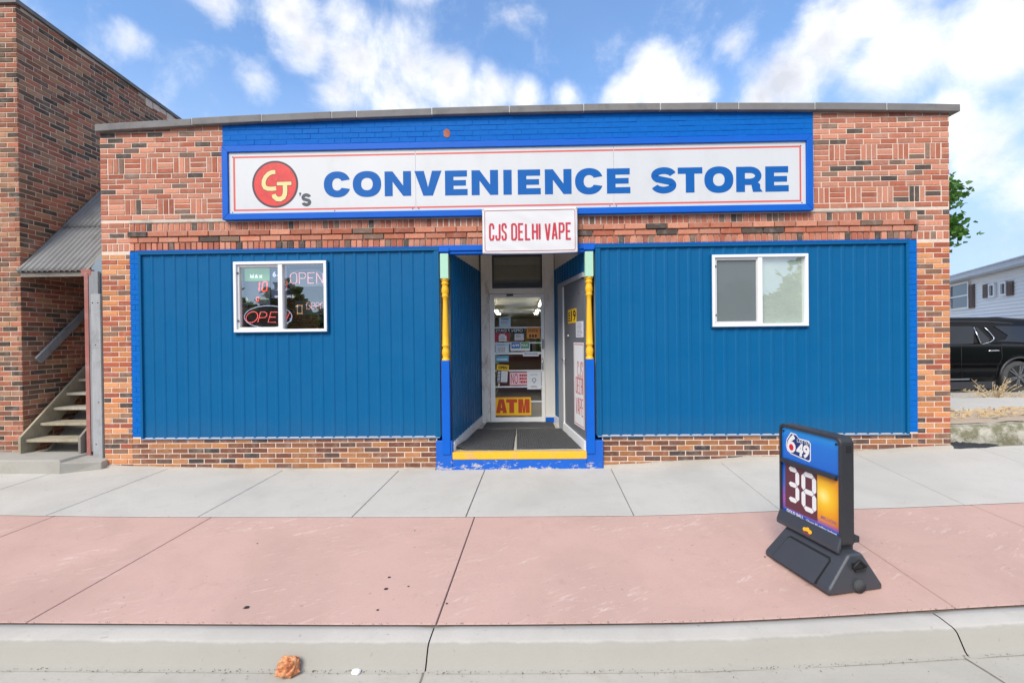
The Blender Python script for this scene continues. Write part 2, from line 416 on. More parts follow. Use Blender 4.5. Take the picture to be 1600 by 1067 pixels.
M['logo_red'] = paint('logo_red', (.68, .045, .04), .45, .25, 12, 0, dirt=(.40, .02, .02), dirt_amt=.6)
M['logo_dark'] = plain('logo_dark', (.07, .035, .045), .5)
M['logo_cream'] = plain('logo_cream', (.82, .62, .28), .5)
M['dark_grey'] = plain('dark_grey', (.06, .07, .085), .5)
M['coping'] = paint('coping', (.20, .19, .185), .8, .25, 5, .3, 60, dirt=(.09, .085, .085), dirt_amt=.6)
M['joint_white'] = plain('joint_white', (.6, .58, .54), .9)
M['cream_wood'] = paint('cream_wood', (.82, .78, .71), .7, .1, 5, .35, 40, dirt=(.30, .22, .15), dirt_amt=.4, stretch=(1, 1, .35))
M['cream_worn'] = paint('cream_worn', (.82, .78, .71), .75, .12, 9, .4, 50, dirt=(.24, .16, .10), dirt_amt=.75, stretch=(1, 1, .4))
M['soffit'] = paint('soffit', (.74, .69, .61), .8, .08, 4, .1, 40)
M['alum'] = paint('alum', (.84, .84, .82), .45, .06, 8, .05, 60)
M['steel_door'] = paint('steel_door', (.135, .145, .165), .5, .08, 4, .05, 40)
M['steel_frame'] = paint('steel_frame', (.33, .345, .38), .5, .08, 5, .06, 40)
M['chrome'] = plain('chrome', (.7, .7, .72), .18, metal=1)
M['mint'] = paint('mint', (.40, .66, .50), .5, .08, 9, .1, 50)
M['yellow'] = paint('yellow', (.85, .46, .012), .45, .08, 14, .12, 50)
M['yellow_worn'] = paint('yellow_worn', (.82, .45, .02), .6, .12, 12, .3, 50, dirt=(.62, .34, .2), dirt_amt=.75)
def step_paint():
    m = NT('step_paint')
    col = m.mix(m.noise(6, 5, .6), sc(BLUE, .85), sc(BLUE, 1.1))
    sep = m.N.new('ShaderNodeSeparateXYZ'); m.L.new(m.pos, sep.inputs[0])
    chip = m.map(m.math('ADD', m.noise(16, 8, .75, stretch=(.6, 1, 1.4)), m.map(sep.outputs['Z'], .0, .16, .13, -.02)), .63, .67, 0, 1)
    col = m.mix(chip, col, (.50, .46, .44))
    m.set('Base Color', col); m.set('Roughness', .5); m.bump(chip, .3, -.004)
    return m.mat
M['step_paint'] = step_paint()
M['black_rubber'] = paint('black_rubber', (.07, .072, .075), .85, .25, 12, .4, 90, dirt=(.11, .105, .10), dirt_amt=.4, spec=.15)
M['black_plastic'] = paint('black_plastic', (.030, .031, .036), .42, .12, 9, .15, 180)
M['dark_plastic'] = paint('dark_plastic', (.048, .053, .064), .36, .12, 9, .12, 180)
M['glass_door'] = glass_mat('glass_door', .05, (.93, .95, .93))
M['glass_window'] = glass_mat('glass_window', .22, (.94, .96, .95))
M['glass_left_window'] = glass_mat('glass_left_window', .36, (.92, .94, .94))
M['glass_film'] = glass_mat('glass_film', .30, (.93, .97, .94), .01)
M['dark_glass'] = plain('dark_glass', (.014, .018, .026), .02); M['dark_glass'].node_tree.nodes['Principled BSDF'].inputs['Specular IOR Level'].default_value = .5
def concrete(name, c, stain, scratch=None, crack=0.0):
    m = NT(name)
    col = m.mix(m.noise(1.1, 5, .6), sc(c, .90), sc(c, 1.08))
    col = m.mix(m.map(m.noise(3.2, 8, .7), .5, .78, 0, .55), col, stain)
    col = m.mix(m.map(m.noise(70, 3, .6), .55, .8, 0, .3), col, sc(c, .62))
    col = m.mix(m.map(m.noise(.75, 6, .62, dist=.6), .46, .70, 0, .7), col, sc(c, .80))
    col = m.mix(m.map(m.noise(7, 8, .78, dist=.4), .58, .70, 0, .36), col, sc(c, .66))
    if scratch:
        # chalky drag marks where the coloured surface is rubbed through
        rot = m.N.new('ShaderNodeMapping'); rot.inputs['Rotation'].default_value = (0, 0, R(-28)); m.L.new(m.pos, rot.inputs['Vector'])
        f = m.math('MULTIPLY', m.map(m.noise(1.5, 4, .55), .47, .60, 0, 1), m.map(m.noise(11, 8, .8, vec=rot.outputs[0], stretch=(.55, 2.4, 1), dist=.6), .555, .64, 0, .8))
        col = m.mix(f, col, scratch)
        # broom strokes
    sp = m.map(m.noise(26, 2, .4), .735, .76, 0, .35)
    col = m.mix(sp, col, sc(c, .35))
    m.set('Base Color', col); m.set('Roughness', .9); m.p.inputs['Specular IOR Level'].default_value = .25
    h = m.math('ADD', m.noise(160, 4, .65), m.math('MULTIPLY', m.noise(24, 6, .65), .6))
    m.bump(h, .32, .004)
    return m.mat
M['conc_grey'] = concrete('conc_grey', (.525, .505, .46), (.45, .42, .365))
M['conc_pink'] = concrete('conc_pink', (.56, .37, .315), (.50, .325, .28), (.70, .56, .50))
M['conc_kerb'] = concrete('conc_kerb', (.53, .50, .45), (.42, .395, .34))
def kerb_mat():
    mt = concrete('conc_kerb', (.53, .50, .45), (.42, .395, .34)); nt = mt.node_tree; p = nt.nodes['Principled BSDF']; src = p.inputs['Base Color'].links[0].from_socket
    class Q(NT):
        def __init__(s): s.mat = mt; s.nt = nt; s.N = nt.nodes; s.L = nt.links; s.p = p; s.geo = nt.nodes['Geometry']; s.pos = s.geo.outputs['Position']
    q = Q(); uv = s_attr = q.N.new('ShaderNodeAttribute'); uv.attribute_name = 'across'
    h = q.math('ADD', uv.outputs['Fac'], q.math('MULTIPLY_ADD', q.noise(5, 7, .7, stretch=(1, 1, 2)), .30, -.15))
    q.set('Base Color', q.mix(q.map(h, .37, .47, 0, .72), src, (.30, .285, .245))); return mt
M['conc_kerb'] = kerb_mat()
M['conc_gutter'] = concrete('conc_gutter', (.45, .425, .37), (.30, .275, .22))
M['joint_dirt'] = paint('joint_dirt', (.20, .175, .145), .95, .3, 20, .5, 80)
M['asphalt'] = paint('asphalt', (.065, .065, .066), .9, .2, 9, .6, 220)
def wood(name, c, dark, rough=.85):
    m = NT(name)
    g = m.noise(7, 8, .7, stretch=(5, 5, .6))
    col = m.mix(g, sc(c, .7), sc(c, 1.25))
    col = m.mix(m.map(m.noise(4, 7, .7), .5, .75, 0, .8), col, dark)
    m.set('Base Color', col); m.set('Roughness', rough); m.bump(m.noise(40, 6, .7, stretch=(4, 4, .5)), .5, .004)
    return m.mat
M['wood_grey'] = wood('wood_grey', (.24, .22, .19), (.12, .105, .085))
M['wood_tread'] = wood('wood_tread', (.42, .385, .31), (.24, .21, .15))
M['wood_mossy'] = wood('wood_mossy', (.38, .33, .24), (.20, .185, .11))
M['board_grey'] = wood('board_grey', (.26, .27, .285), (.12, .125, .13))
M['ply_blue'] = paint('ply_blue', (.22, .28, .335), .8, .12, 4, .2, 40, dirt=(.33, .35, .36), dirt_amt=.5)
M['red_board'] = paint('red_board', (.33, .12, .10), .8, .15, 8, .3, 50, dirt=(.4, .3, .27), dirt_amt=.5)
def tin():
    m = NT('tin')
    col = m.mix(m.noise(5, 7, .7, stretch=(1, .4, .4)), (.15, .148, .145), (.29, .283, .275))
    col = m.mix(m.map(m.noise(3, 8, .75), .52, .75, 0, .6), col, (.12, .11, .10))
    m.set('Base Color', col); m.set('Roughness', .62); m.set('Metallic', .25); m.bump(m.noise(60, 4, .6), .1, .003)
    return m.mat
M['tin'] = tin()
def moss():
    m = NT('moss_concrete')
    col = m.mix(m.noise(2.4, 6, .6), (.42, .40, .33), (.55, .52, .45))
    f = m.map(m.noise(5.5, 8, .72), .40, .56, 0, .85)
    col = m.mix(f, col, m.mix(m.noise(20, 5, .6), (.085, .085, .035), (.17, .16, .08)))
    m.set('Base Color', col); m.set('Roughness', .95); m.bump(m.noise(50, 7, .7), .6, .01)
    return m.mat
M['moss'] = moss()
M['sand'] = paint('sand', (.44, .35, .26), .95, .15, 7, .5, 60, dirt=(.28, .22, .15), dirt_amt=.6)
M['straw'] = paint('straw', (.56, .43, .26), .85, .25, 30, 0)
M['tar'] = paint('tar', (.022, .022, .024), .55, .2, 20, .5, 40)

# ------------------------------------------------------------------ ground
def lerp_tab(x, xs, ys):
    if x <= xs[0]: return ys[0]
    for i in range(1, len(xs)):
        if x <= xs[i]:
            t = (x - xs[i - 1]) / (xs[i] - xs[i - 1]); t = t * t * (3 - 2 * t) * .5 + t * .5
            return ys[i - 1] + (ys[i] - ys[i - 1]) * t
    return ys[-1]
GX, GZ = [-14, -6, -3.5, -1, 1, 3.1, 5.4, 8, 14], [.10, .07, .013, 0, .01, .11, .235, .33, .4]
def ground(x, y):
    k = 1 - .4 * min(1, max(0, -y / 1.5))
    return lerp_tab(x, GX, GZ) * k + .02 * min(0, y)
def kerb_y(x):
    d = min(max(0, x + .5), 6.0)
    return -3.085 + (.0075 * d * d if d < 4 else .12 + .06 * (d - 4) - .015 * (d - 4) ** 2)
SEAM = -1.487
def slab(name, mat, parent, xa, xb, ya, yb, skew=.035):
    """one cast slab: top sheet following the fall of the pavement, edges rounded down into the joints"""
    g = .003
    nx = max(2, int(abs(xb - xa) / .25)); ny = 5
    us = [0, g * 1.4 / (xb - xa)] + [i / nx for i in range(1, nx)] + [1 - g * 1.4 / (xb - xa), 1]
    vs_ = [0, .006] + [j / ny for j in range(1, ny)] + [.994, 1]
    mb = MB(); pts = []
    for j, v in enumerate(vs_):
        for i, u in enumerate(us):
            x = xa + g + (xb - xa - 2 * g) * u
            y0 = ya(x) if callable(ya) else ya; y1 = yb(x) if callable(yb) else yb
            y = y0 + .002 + (y1 - y0 - .006) * v
            xx = x + skew * (-y) * -.9 if False else x + .045 * y
            edge = i in (0, len(us) - 1) or j in (0, len(vs_) - 1)
            pts.append((xx, y, ground(xx, y) - ((.003 if j == 0 else .008) if edge else 0)))
    w = len(us)
    mb.add(pts, [(j * w + i, j * w + i + 1, (j + 1) * w + i + 1, (j + 1) * w + i) for j in range(len(vs_) - 1) for i in range(w - 1)], 0, False)
    return mb.build(name, mat, parent)

walk = MB()
def walk_pt(u, v):
    x = -16 + 34 * u; y = (kerb_y(x) - .012) * (1 - v) + .25 * v
    return (x, y, ground(x, y) - .016)
walk.grid(walk_pt, 80, 6)
sidewalk = walk.build('sidewalk', M['joint_dirt']); sidewalk['kind'] = 'structure'
gj = [-12.0, -10.5, -9.0, -7.4, -5.86, -4.6, -3.09, -1.585, -.485, 1.12, 2.5, 4.2, 5.7, 7.2, 8.7, 10.2, 13]
for a, b in zip(gj, gj[1:]): slab('concrete_slab', M['conc_grey'], sidewalk, a, b, SEAM, .02)
pj = [-12, -10.5, -9, -7.5, -6.05, -4.5, -2.95, -.40, 2.77, 4.25, 5.8, 7.3, 8.8, 11.5]
for a, b in zip(pj, pj[1:]): slab('pink_concrete_slab', M['conc_pink'], sidewalk, a, b, kerb_y, SEAM)

# kerb stones and gutter
kprof = [(0, -.012), (-.008, 0), (-.05, .002), (-.135, 0), (-.152, -.004), (-.168, -.016), (-.18, -.034), (-.215, -.088), (-.228, -.101), (-.25, -.108)]
kerb = MB(); kerb.grid(lambda u, v: (-16 + 34 * u, kerb_y(-16 + 34 * u) - .30 + .32 * v, ground(-16 + 34 * u, -3.1) - .16), 60, 1)
kerb = kerb.build('kerb', M['joint_dirt']); kerb['kind'] = 'structure'
kj = [-14, -9.5, -6.6, -3.6, -.545, 2.47, 5.4, 8.4, 13]
for a, b in zip(kj, kj[1:]):
    n = 24
    def kf(u, v, a=a, b=b):
        x = a + .004 + (b - a - .008) * u; d, z = kprof[int(round(v * (len(kprof) - 1)))]
        end = u == 0 or u == 1
        x2 = x + .04 * d
        return (x2, kerb_y(x) + d - .010, ground(x, kerb_y(x)) + z + .004 * mnoise.noise((x * 3, d * 20, 1)) * (0 if v > .05 and v < .3 else 1) - (.006 if end else 0))
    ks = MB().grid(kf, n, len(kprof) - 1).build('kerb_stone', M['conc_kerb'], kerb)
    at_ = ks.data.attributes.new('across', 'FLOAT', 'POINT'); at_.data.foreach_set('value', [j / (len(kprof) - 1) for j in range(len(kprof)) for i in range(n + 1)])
gut = MB(); gut.grid(lambda u, v: (-16 + 34 * u, (kerb_y(-16 + 34 * u) - .24) * (1 - v) - 3.95 * v, ground(-16 + 34 * u, -3.1) - .109 - .03 * v), 40, 4)
gutter = gut.build('gutter', M['conc_gutter']); gutter['kind'] = 'structure'
gj2 = MB()
for x in (-.56, 2.43, 5.4, -3.6):
    for k in range(10):
        t0, t1 = k / 10, (k + 1) / 10
        def P(t, s): 
            yy = kerb_y(x) - .25 - .58 * t; xx = x + .05 * (-.6 * t) + .012 * mnoise.noise((t * 6, x, 0)) + s * .005 + (.14 * t if x > 2 else -.02 * t)
            return (xx, yy, ground(xx, -3.1) - .109 - .03 * ((-yy + kerb_y(x) - .24) / .62) + .003)
        gj2.add([P(t0, -1), P(t0, 1), P(t1, 1), P(t1, -1)], [(0, 1, 2, 3)])
gj2.build('gutter_joint', M['joint_dirt'], gutter)
road = MB(); road.grid(lambda u, v: (-60 + 120 * u, -3.88 - 10 * v, -.16 + .12 * min(v, 1 - v) + .0 * u), 10, 8)
road = road.build('road', M['asphalt']); road['kind'] = 'structure'
far = MB(); far.box(-60, 60, -60, -13.86, -.4, -.06)
farwalk = far.build('ground', paint('grass_ground', (.07, .095, .035), .95, .3, 3, .5, 40)); farwalk['kind'] = 'structure'
base = MB(); base.add([(-500, -60, -.45), (500, -60, -.45), (500, 700, -.45), (-500, 700, -.45)], [(0, 1, 2, 3)])
base = base.build('terrain', M['conc_gutter']); base['kind'] = 'structure'
lot = MB(); lot.add([(5.42, 2.4, .27), (60, 2.4, .27), (60, 60, .27), (5.42, 60, .27)], [(0, 1, 2, 3)])
lot = lot.build('parking_lot', M['conc_gutter']); lot['kind'] = 'structure'
yard = MB(); yard.add([(-16, .05, .2), (-5.47, .05, .2), (-5.47, 12, .2), (-16, 12, .2)], [(0, 1, 2, 3)])
yard = yard.build('alley_ground', M['conc_gutter']); yard['kind'] = 'structure'

# ------------------------------------------------------------------ brickwork
CAMP = Vector((0, -CAMD, CAMZ))
_bm = {}
def brick_shape(mb, w, h, d, mi=0, jit=0.0):
    b = .0035
    q = lambda: random.uniform(-jit, jit)
    x, z = w / 2, h / 2
    vs = [(-x, d, -z), (x, d, -z), (x, d, z), (-x, d, z), (-x, b, -z), (x, b, -z), (x, b, z), (-x, b, z),
          (-x + b + q(), q() * .4, -z + b + q()), (x - b + q(), q() * .4, -z + b + q()), (x - b + q(), q() * .4, z - b + q()), (-x + b + q(), q() * .4, z - b + q())]
    fs = [(8, 9, 10, 11)] + [(4 + i, 4 + (i + 1) % 4, 8 + (i + 1) % 4, 8 + i) for i in range(4)] + [(i, (i + 1) % 4, 4 + (i + 1) % 4, 4 + i) for i in range(4)]
    return vs, fs
class Bricks:
    def __init__(s): s.items = []
    def add(s, u, z, w, h, mat, y=0.0, side=False):
        s.items.append((u, z, w, h, mat, y, side))
    def course(s, x0, x1, z, h, mat, k=0, y=0.0, L=.1975, j=.0125, side=False):
        """running bond: z is the bottom of the course"""
        step = L + j; x = x0 - (step / 2 if k % 2 else 0)
        while x < x1 - .02:
            a, b = max(x, x0), min(x + L, x1)
            if b - a > .035: s.add((a + b) / 2, z + h / 2, b - a, h, mat, y, side)
            x += step
    def rowlock(s, x0, x1, z, h, mat, y=0.0, pitch=.0745, j=.013):
        n = max(1, round((x1 - x0) / pitch)); p = (x1 - x0) / n
        for i in range(n): s.add(x0 + p * (i + .5), z + h / 2, p - j, h, mat, y)
    def basket(s, x0, x1, z, H, mat, flip=0, y=0.0):
        j = .012; n = max(1, round((x1 - x0) / .205)); p = (x1 - x0) / n
        for i in range(n):
            a = x0 + p * i
            if (i + flip) % 2 == 0:
                h = (H - 2 * j) / 3
                for k in range(3): s.add(a + p / 2, z + k * (h + j) + h / 2, p - j, h, mat, y)
            else:
                w = (p - j - 2 * j) / 3
                for k in range(3): s.add(a + j / 2 + k * (w + j) + w / 2, z + H / 2, w, H, mat, y)
    def build(s, parent, sidex=0.0, limit=300, part='brick', wall='brickwork', force_stuff=()):
        def wpos(it): return Vector((sidex, it[0], it[1])) if it[6] else Vector((it[0], it[5], it[1]))
        def score(it):
            p = wpos(it); d = p - CAMP
            if d.y < .2: return 0
            n = Vector((1, 0, 0)) if it[6] else Vector((0, -1, 0))
            if abs(d.x / d.y) > 1.12 or it[4] in force_stuff: return 0
            return it[2] * it[3] * max(0, -(d.normalized().dot(n))) / d.length_squared
        order = sorted(s.items, key=score, reverse=True)
        single = [it for it in order[:limit] if score(it) > 0]
        rest = order[len(single):]
        for u, z, w, h, mat, y, side in single:
            key = (round(w, 2), round(h, 3), mat, random.randrange(3))
            if key not in _bm:
                mb = MB(); mb.add(*brick_shape(mb, w, h, .055, 0, .0016)); _bm[key] = (mb.mesh(part, M[mat]), w, h)
            me, w0, h0 = _bm[key]
            o = put(part, me, parent)
            yy = y + random.uniform(-.0022, .0014)
            if side: o.location = (sidex - yy, u, z); o.rotation_euler = (random.gauss(0, .002), random.gauss(0, .004), math.pi / 2)
            else: o.location = (u, yy, z); o.rotation_euler = (random.gauss(0, .003), random.gauss(0, .004), random.gauss(0, .003))
            o.scale = (w / w0, 1, h / h0)
        mats = sorted({it[4] for it in rest})
        mb = MB()
        for u, z, w, h, mat, y, side in rest:
            vs, fs = brick_shape(mb, w, h, .055, 0, .0016); yy = y + random.uniform(-.0022, .0014)
            t = random.gauss(0, .004)
            if side: vs = [(sidex - a[1] - yy, u + a[0], z + a[2] + a[0] * t) for a in vs]
            else: vs = [(u + a[0], a[1] + yy, z + a[2] + a[0] * t) for a in vs]
            mb.add(vs, fs, mats.index(mat))
        o = mb.build(wall, [M[k] for k in mats], parent)
        o['kind'] = 'stuff'
        return o

# ------------------------------------------------------------------ the shop
XL, XR = -5.465, 5.385
CH = .0667
shop = thing('store_building', 'single-storey brick corner shop with bright blue metal cladding and recessed doorway', 'building', (0, 0, 0))
def cap(x): return 4.532 - .0038 * (x - .24) ** 2
core = MB()
xs = [XL + (XR - XL) * i / 16 for i in range(17)]
core.prism([(XL, 2.87), (XR, 2.87)] + [(x, cap(x)) for x in reversed(xs)], .0055, .30)
core.box(XL, -4.955, .0055, .30, -.15, 2.868); core.box(4.855, XR, .0055, .30, -.15, 2.868)
core.box(-4.953, -1.10, .0057, .30, -.15, .428); core.box(1.02, 4.853, .0057, .30, -.15, .428)
core.build('wall', M['mortar'], shop)
fill = MB()
def around(mb, x0, x1, z0, z1, hx0, hx1, hz0, hz1, y0, y1):
    mb.box(x0, hx0, y0, y1, z0, z1); mb.box(hx1, x1, y0, y1, z0, z1); mb.box(hx0, hx1, y0, y1, z0, hz0); mb.box(hx0, hx1, y0, y1, hz1, z1)
WL = (-3.708, -2.4975, 1.790, 2.699); WR = (2.415, 3.613, 1.7915, 2.699)
around(fill, -4.953, -1.04, .43, 2.866, WL[0] + .03, WL[1] - .03, WL[2] + .03, WL[3] - .03, .03, .22)
fill.build('inner_wall', None, shop) if False else None
fillr = MB()
around(fillr, .945, 4.853, .43, 2.866, WR[0] + .03, WR[1] - .03, WR[2] + .03, WR[3] - .03, .03, .22)
M['interior_wall'] = paint('interior_wall', (.42, .42, .38), .8, .06, 4, .1, 30)
fill.build('inner_wall', M['interior_wall'], shop); fillr.build('inner_wall', M['interior_wall'], shop)
side = MB(); side.box(XL, XL + .25, .302, 23, -.15, 4.35); side.box(XR - .25, XR, .302, 23, -.15, 4.35); side.box(XL + .252, XR - .252, 22.75, 23, -.15, 4.35)
def brick_tex(name, a, b, mortar):
    m = NT(name); bt = m.N.new('ShaderNodeTexBrick'); bt.inputs['Scale'].default_value = 1; bt.inputs['Brick Width'].default_value = .21; bt.inputs['Row Height'].default_value = .0667
    bt.inputs['Mortar Size'].default_value = .005; bt.inputs['Color1'].default_value = (*a, 1); bt.inputs['Color2'].default_value = (*b, 1); bt.inputs['Mortar'].default_value = (*mortar, 1)
    sp = m.N.new('ShaderNodeSeparateXYZ'); m.L.new(m.pos, sp.inputs[0]); cb = m.N.new('ShaderNodeCombineXYZ')
    m.L.new(m.math('ADD', sp.outputs['X'], sp.outputs['Y']), cb.inputs[0]); m.L.new(sp.outputs['Z'], cb.inputs[1]); m.L.new(cb.outputs[0], bt.inputs['Vector'])
    m.set('Base Color', bt.outputs['Color']); m.set('Roughness', .9); m.bump(bt.outputs['Fac'], .4, -.008); return m.mat
M['brick_side'] = brick_tex('brick_side', (.30, .12, .07), (.16, .08, .05), (.4, .33, .27))
side.build('side_wall', M['brick_side'], shop)
MB().box(XL + .25, XR - .25, .302, 22.75, 4.05, 4.2).build('roof', M['asphalt'], shop)

B = Bricks()
def z_of(k): return 2.8295 - CH * k            # bottom of course k counted down from the lintel
for k in range(1, 44):
    z = z_of(k)
    for x0, x1, kk in ((XL, -5.092, 0), (4.982, XR, 1)):
        if z + CH > ground((x0 + x1) / 2, 0) - .02: B.course(x0 + (.002), x1, z, 0.0555, 'brick_pier' if z > .5 else ('brick_pier' if random.random() < .5 else 'brick_base'), k + kk)
    for x0, x1 in ((-5.088, -4.957), (4.856, 4.978)):
        if z > .44: B.course(x0, x1, z, .0615, 'blue_brick', k, L=.125, j=.006)
    if z < .40:
        if z > -.10: B.course(-5.09, -1.115, z, 0.0555, 'brick_base', k)
        B.course(1.03, 4.98, z, 0.0555, 'brick_base', k) if z + .05 > -.02 else None
# lintel band
B.rowlock(-5.09, 4.98, 3.117, .096, 'brick_upper', -.004)
B.course(-5.09, 4.98, 3.042, .064, 'brick_upper', 0, -.034, L=.255)
B.course(-5.09, 4.98, 2.968, .064, 'brick_upper', 1, -.020, L=.255)
B.rowlock(-5.09, 4.98, 2.866, .092, 'brick_upper', -.012)
for x0, x1 in ((XL, -5.10), (4.99, XR)):
    B.rowlock(x0, x1, 2.866, .092, 'brick_upper')
    for k in range(4): B.course(x0, x1, 2.972 + CH * k, 0.0555, 'brick_upper', k)
# upper wall left and right of the sign, with two basket-weave bands
for x0, x1, fl in ((XL, -3.845, 0), (3.705, XR, 1)):
    B.course(x0, x1, 3.272, 0.0555, 'brick_upper', 0)
    B.basket(x0 + (.10 if fl == 0 else 0), x1 - (.10 if fl else 0), 3.340, .190, 'brick_upper', fl)
    e = (x0, x0 + .09) if fl == 0 else (x1 - .09, x1)
    for k in range(3): B.add((e[0] + e[1]) / 2, 3.340 + CH * k + .028, .088, .0565, 'brick_upper'); B.add((e[0] + e[1]) / 2, 3.874 + CH * k + .028, .088, .0565, 'brick_upper')
    for k in range(5): B.course(x0, x1, 3.540 + CH * k, 0.0555, 'brick_upper', k + 1)
    B.basket(x0 + (.10 if fl == 0 else 0), x1 - (.10 if fl else 0), 3.874, .190, 'brick_upper', 1 - fl)
    for k in range(6): B.course(x0, x1, 4.074 + CH * k, 0.0555, 'brick_upper', k)
for k in range(19):
    z = 3.272 + CH * k
    if z > 4.07 or True:
        if z > 4.10: B.course(-3.84, 3.70, z, .0625, 'blue_brick', k, L=.2035, j=.006)
        else:
            B.course(-3.84, -3.74, z, .0625, 'blue_brick', k, L=.2035, j=.006); B.course(3.60, 3.70, z, .0625, 'blue_brick', k, L=.2035, j=.006)
B.build(shop, force_stuff=('blue_brick',))
# blue paint over the mortar between the painted bricks
pm = MB(); xs2 = [-3.845 + (3.705 + 3.845) * i / 12 for i in range(13)]
pm.prism([(-3.845, 3.262), (3.705, 3.262)] + [(x, cap(x) + .02) for x in reversed(xs2)], .0035, .02)
pm.box(-5.092, -4.955, .0035, .02, .44, 2.862); pm.box(4.855, 4.982, .0035, .02, .44, 2.862)
pm.build('painted_mortar', M['blue_brick'], shop)
ms = MB()
x = XL + .38
while x < XR - .42:
    w = random.uniform(.25, .6); ms.prism_x([(-.006, 3.218), (-.012, 3.228 + random.uniform(-.006, .008)), (.004, 3.27), (.012, 3.27), (.012, 3.216)], x, min(x + w, XR - .40)); x += w
ms.box(-5.093, 4.983, -.0075, .01, 3.108, 3.116)
ms.build('mortar_ledge', paint('mortar_dirty', (.50, .42, .35), .95, .2, 9, .5, 80, dirt=(.24, .2, .17), dirt_amt=.7), shop)
chip = MB(); cx, cz = at(698, 209)
chip.flat([(cx + .045 * (1 + .35 * mnoise.noise((i * .9, 3, 0))) * math.cos(i * .524), cz + .055 * (1 + .4 * mnoise.noise((i * .8, 9, 0))) * math.sin(i * .524)) for i in range(12)], -.0045)
chip.build('bare_brick_patch', M['brick_upper'], shop)
# parging at the foot of the wall
foot = MB()
for x0, x1 in ((XL, -1.12), (1.03, XR)):
    n = int((x1 - x0) / .12)
    def ff(u, v, x0=x0, x1=x1):
        x = x0 + (x1 - x0) * u; g0 = ground(x, 0); r = mnoise.noise((x * 2.3, 0, 4)) * .5 + mnoise.noise((x * 9, 0, 4)) * .25
        h = .018 + .02 * r + (.022 if x > 1 else 0)
        return (x, -.012 - .035 * (1 - v) * (1 + .5 * r) if v < 1 else .004, g0 + h * (0, .75, 1)[int(round(v * 2))] - (.01 if v == 0 else 0))
    foot.grid(ff, n, 2)
foot.build('mortar_skirt', concrete('parging', (.44, .40, .345), (.25, .22, .18)), shop)

# coping stones
cj = [-5.475] + [at(px, 180)[0] for px in (304, 412, 521, 559, 676, 796, 911, 1030, 1117, 1151, 1269, 1380)] + [5.475]
for i, (a, b) in enumerate(zip(cj, cj[1:])):
    n = max(2, int((b - a) / .3)); xx = [a + .004 + (b - a - .008) * t / n for t in range(n + 1)]; dz = random.uniform(-.004, .004)
    mb = MB(); mb.prism([(x, cap(x) + dz - .005) for x in xx] + [(x, cap(x) + .086 + dz) for x in reversed(xx)], -.062 + random.uniform(-.004, .004), .34)
    bevel(mb.build('coping_stone', M['coping'], shop), .008)
jm = MB()
for x in cj[1:-1]:
    jm.box(x - .012, x + .012, -.055, .33, cap(x) + .002, cap(x) + .084)
jm.build('coping_joint', M['joint_white'], shop)

# ---- blue metal cladding
def ribbed(mb, u0, u1, zlo, zhi, fn, pitch=.148, h=.0075, phase=0.0, mi=0):
    """ribbed sheet; fn(u, depth, z) -> point, depth is how far the sheet stands proud"""
    prof = [(0, 0), (.045, 0), (.060, h), (.086, h), (.101, 0)]
    us = []
    k = math.floor((u0 - phase) / pitch) - 1
    while phase + k * pitch < u1 + pitch:
        for a, d in prof: us.append((phase + k * pitch + a, d))
        k += 1
    def dep(u):
        for (a, da), (b, db) in zip(us, us[1:]):
            if a <= u <= b: return da + (db - da) * (u - a) / max(1e-9, b - a)
        return 0
    row = [(u0, dep(u0))] + [q for q in us if u0 < q[0] < u1] + [(u1, dep(u1))]
    n = len(row)
    vs = [fn(u, d, zlo) for u, d in row] + [fn(u, d, zhi) for u, d in row]
    mb.add(vs, [(i, i + 1, n + i + 1, n + i) for i in range(n - 1)], mi)
CY = .012
def front(u, d, z): return (u, CY - d, z)
def cladding(x0, x1, z0, z1, win):
    sheets = []
    mb = MB()
    ribbed(mb, x0, win[0] + .02, z0, z1, front); ribbed(mb, win[1] - .02, x1, z0, z1, front)
    ribbed(mb, win[0] + .02, win[1] - .02, z0, win[2] + .02, front); ribbed(mb, win[0] + .02, win[1] - .02, win[3] - .02, z1, front)
    o = mb.build('cladding_panel', M['clad'], shop)
    return o
PL = (-4.965, -1.052, .418, 2.833); PR = (.952, 4.868, .418, 2.833)
for P, w, inner in ((PL, WL, 'r'), (PR, WR, 'l')):
    cladding(P[0] + .02, P[1] - .02, P[2] + .004, P[3] - .012, w)
    t = MB()
    t.box(P[0] - .004, P[1] + .004, -.020, .03, P[3] - .022, P[3] + .014)           # head trim
    t.box(P[0] - .004, P[0] + .028, -.016, .03, P[2], P[3] - .023)
    t.box(P[1] - .028, P[1] + .004, -.016, .03, P[2], P[3] - .023)
    ix = P[1] - .062 if inner == 'r' else P[0] + .026
    t.box(ix, ix + .036, -.012, .02, P[2] + .001, P[3] - .023)
    bevel(t.build('cladding_trim', M['clad_trim'], shop), .003, 1)
    MB().box(P[0] - .005, P[1] + .005, -.022, .03, P[3] + .0145, P[3] + .029).build('drip_flashing', M['blue_paint'], shop)
    s = MB(); s.box(P[0] + .01, P[1] - .01, -.021, .02, P[2] - .009, P[2] + .002)
    s.build('bottom_flashing', paint('flash', (.20, .32, .48), .5, .2, 8, .1, 40), shop)

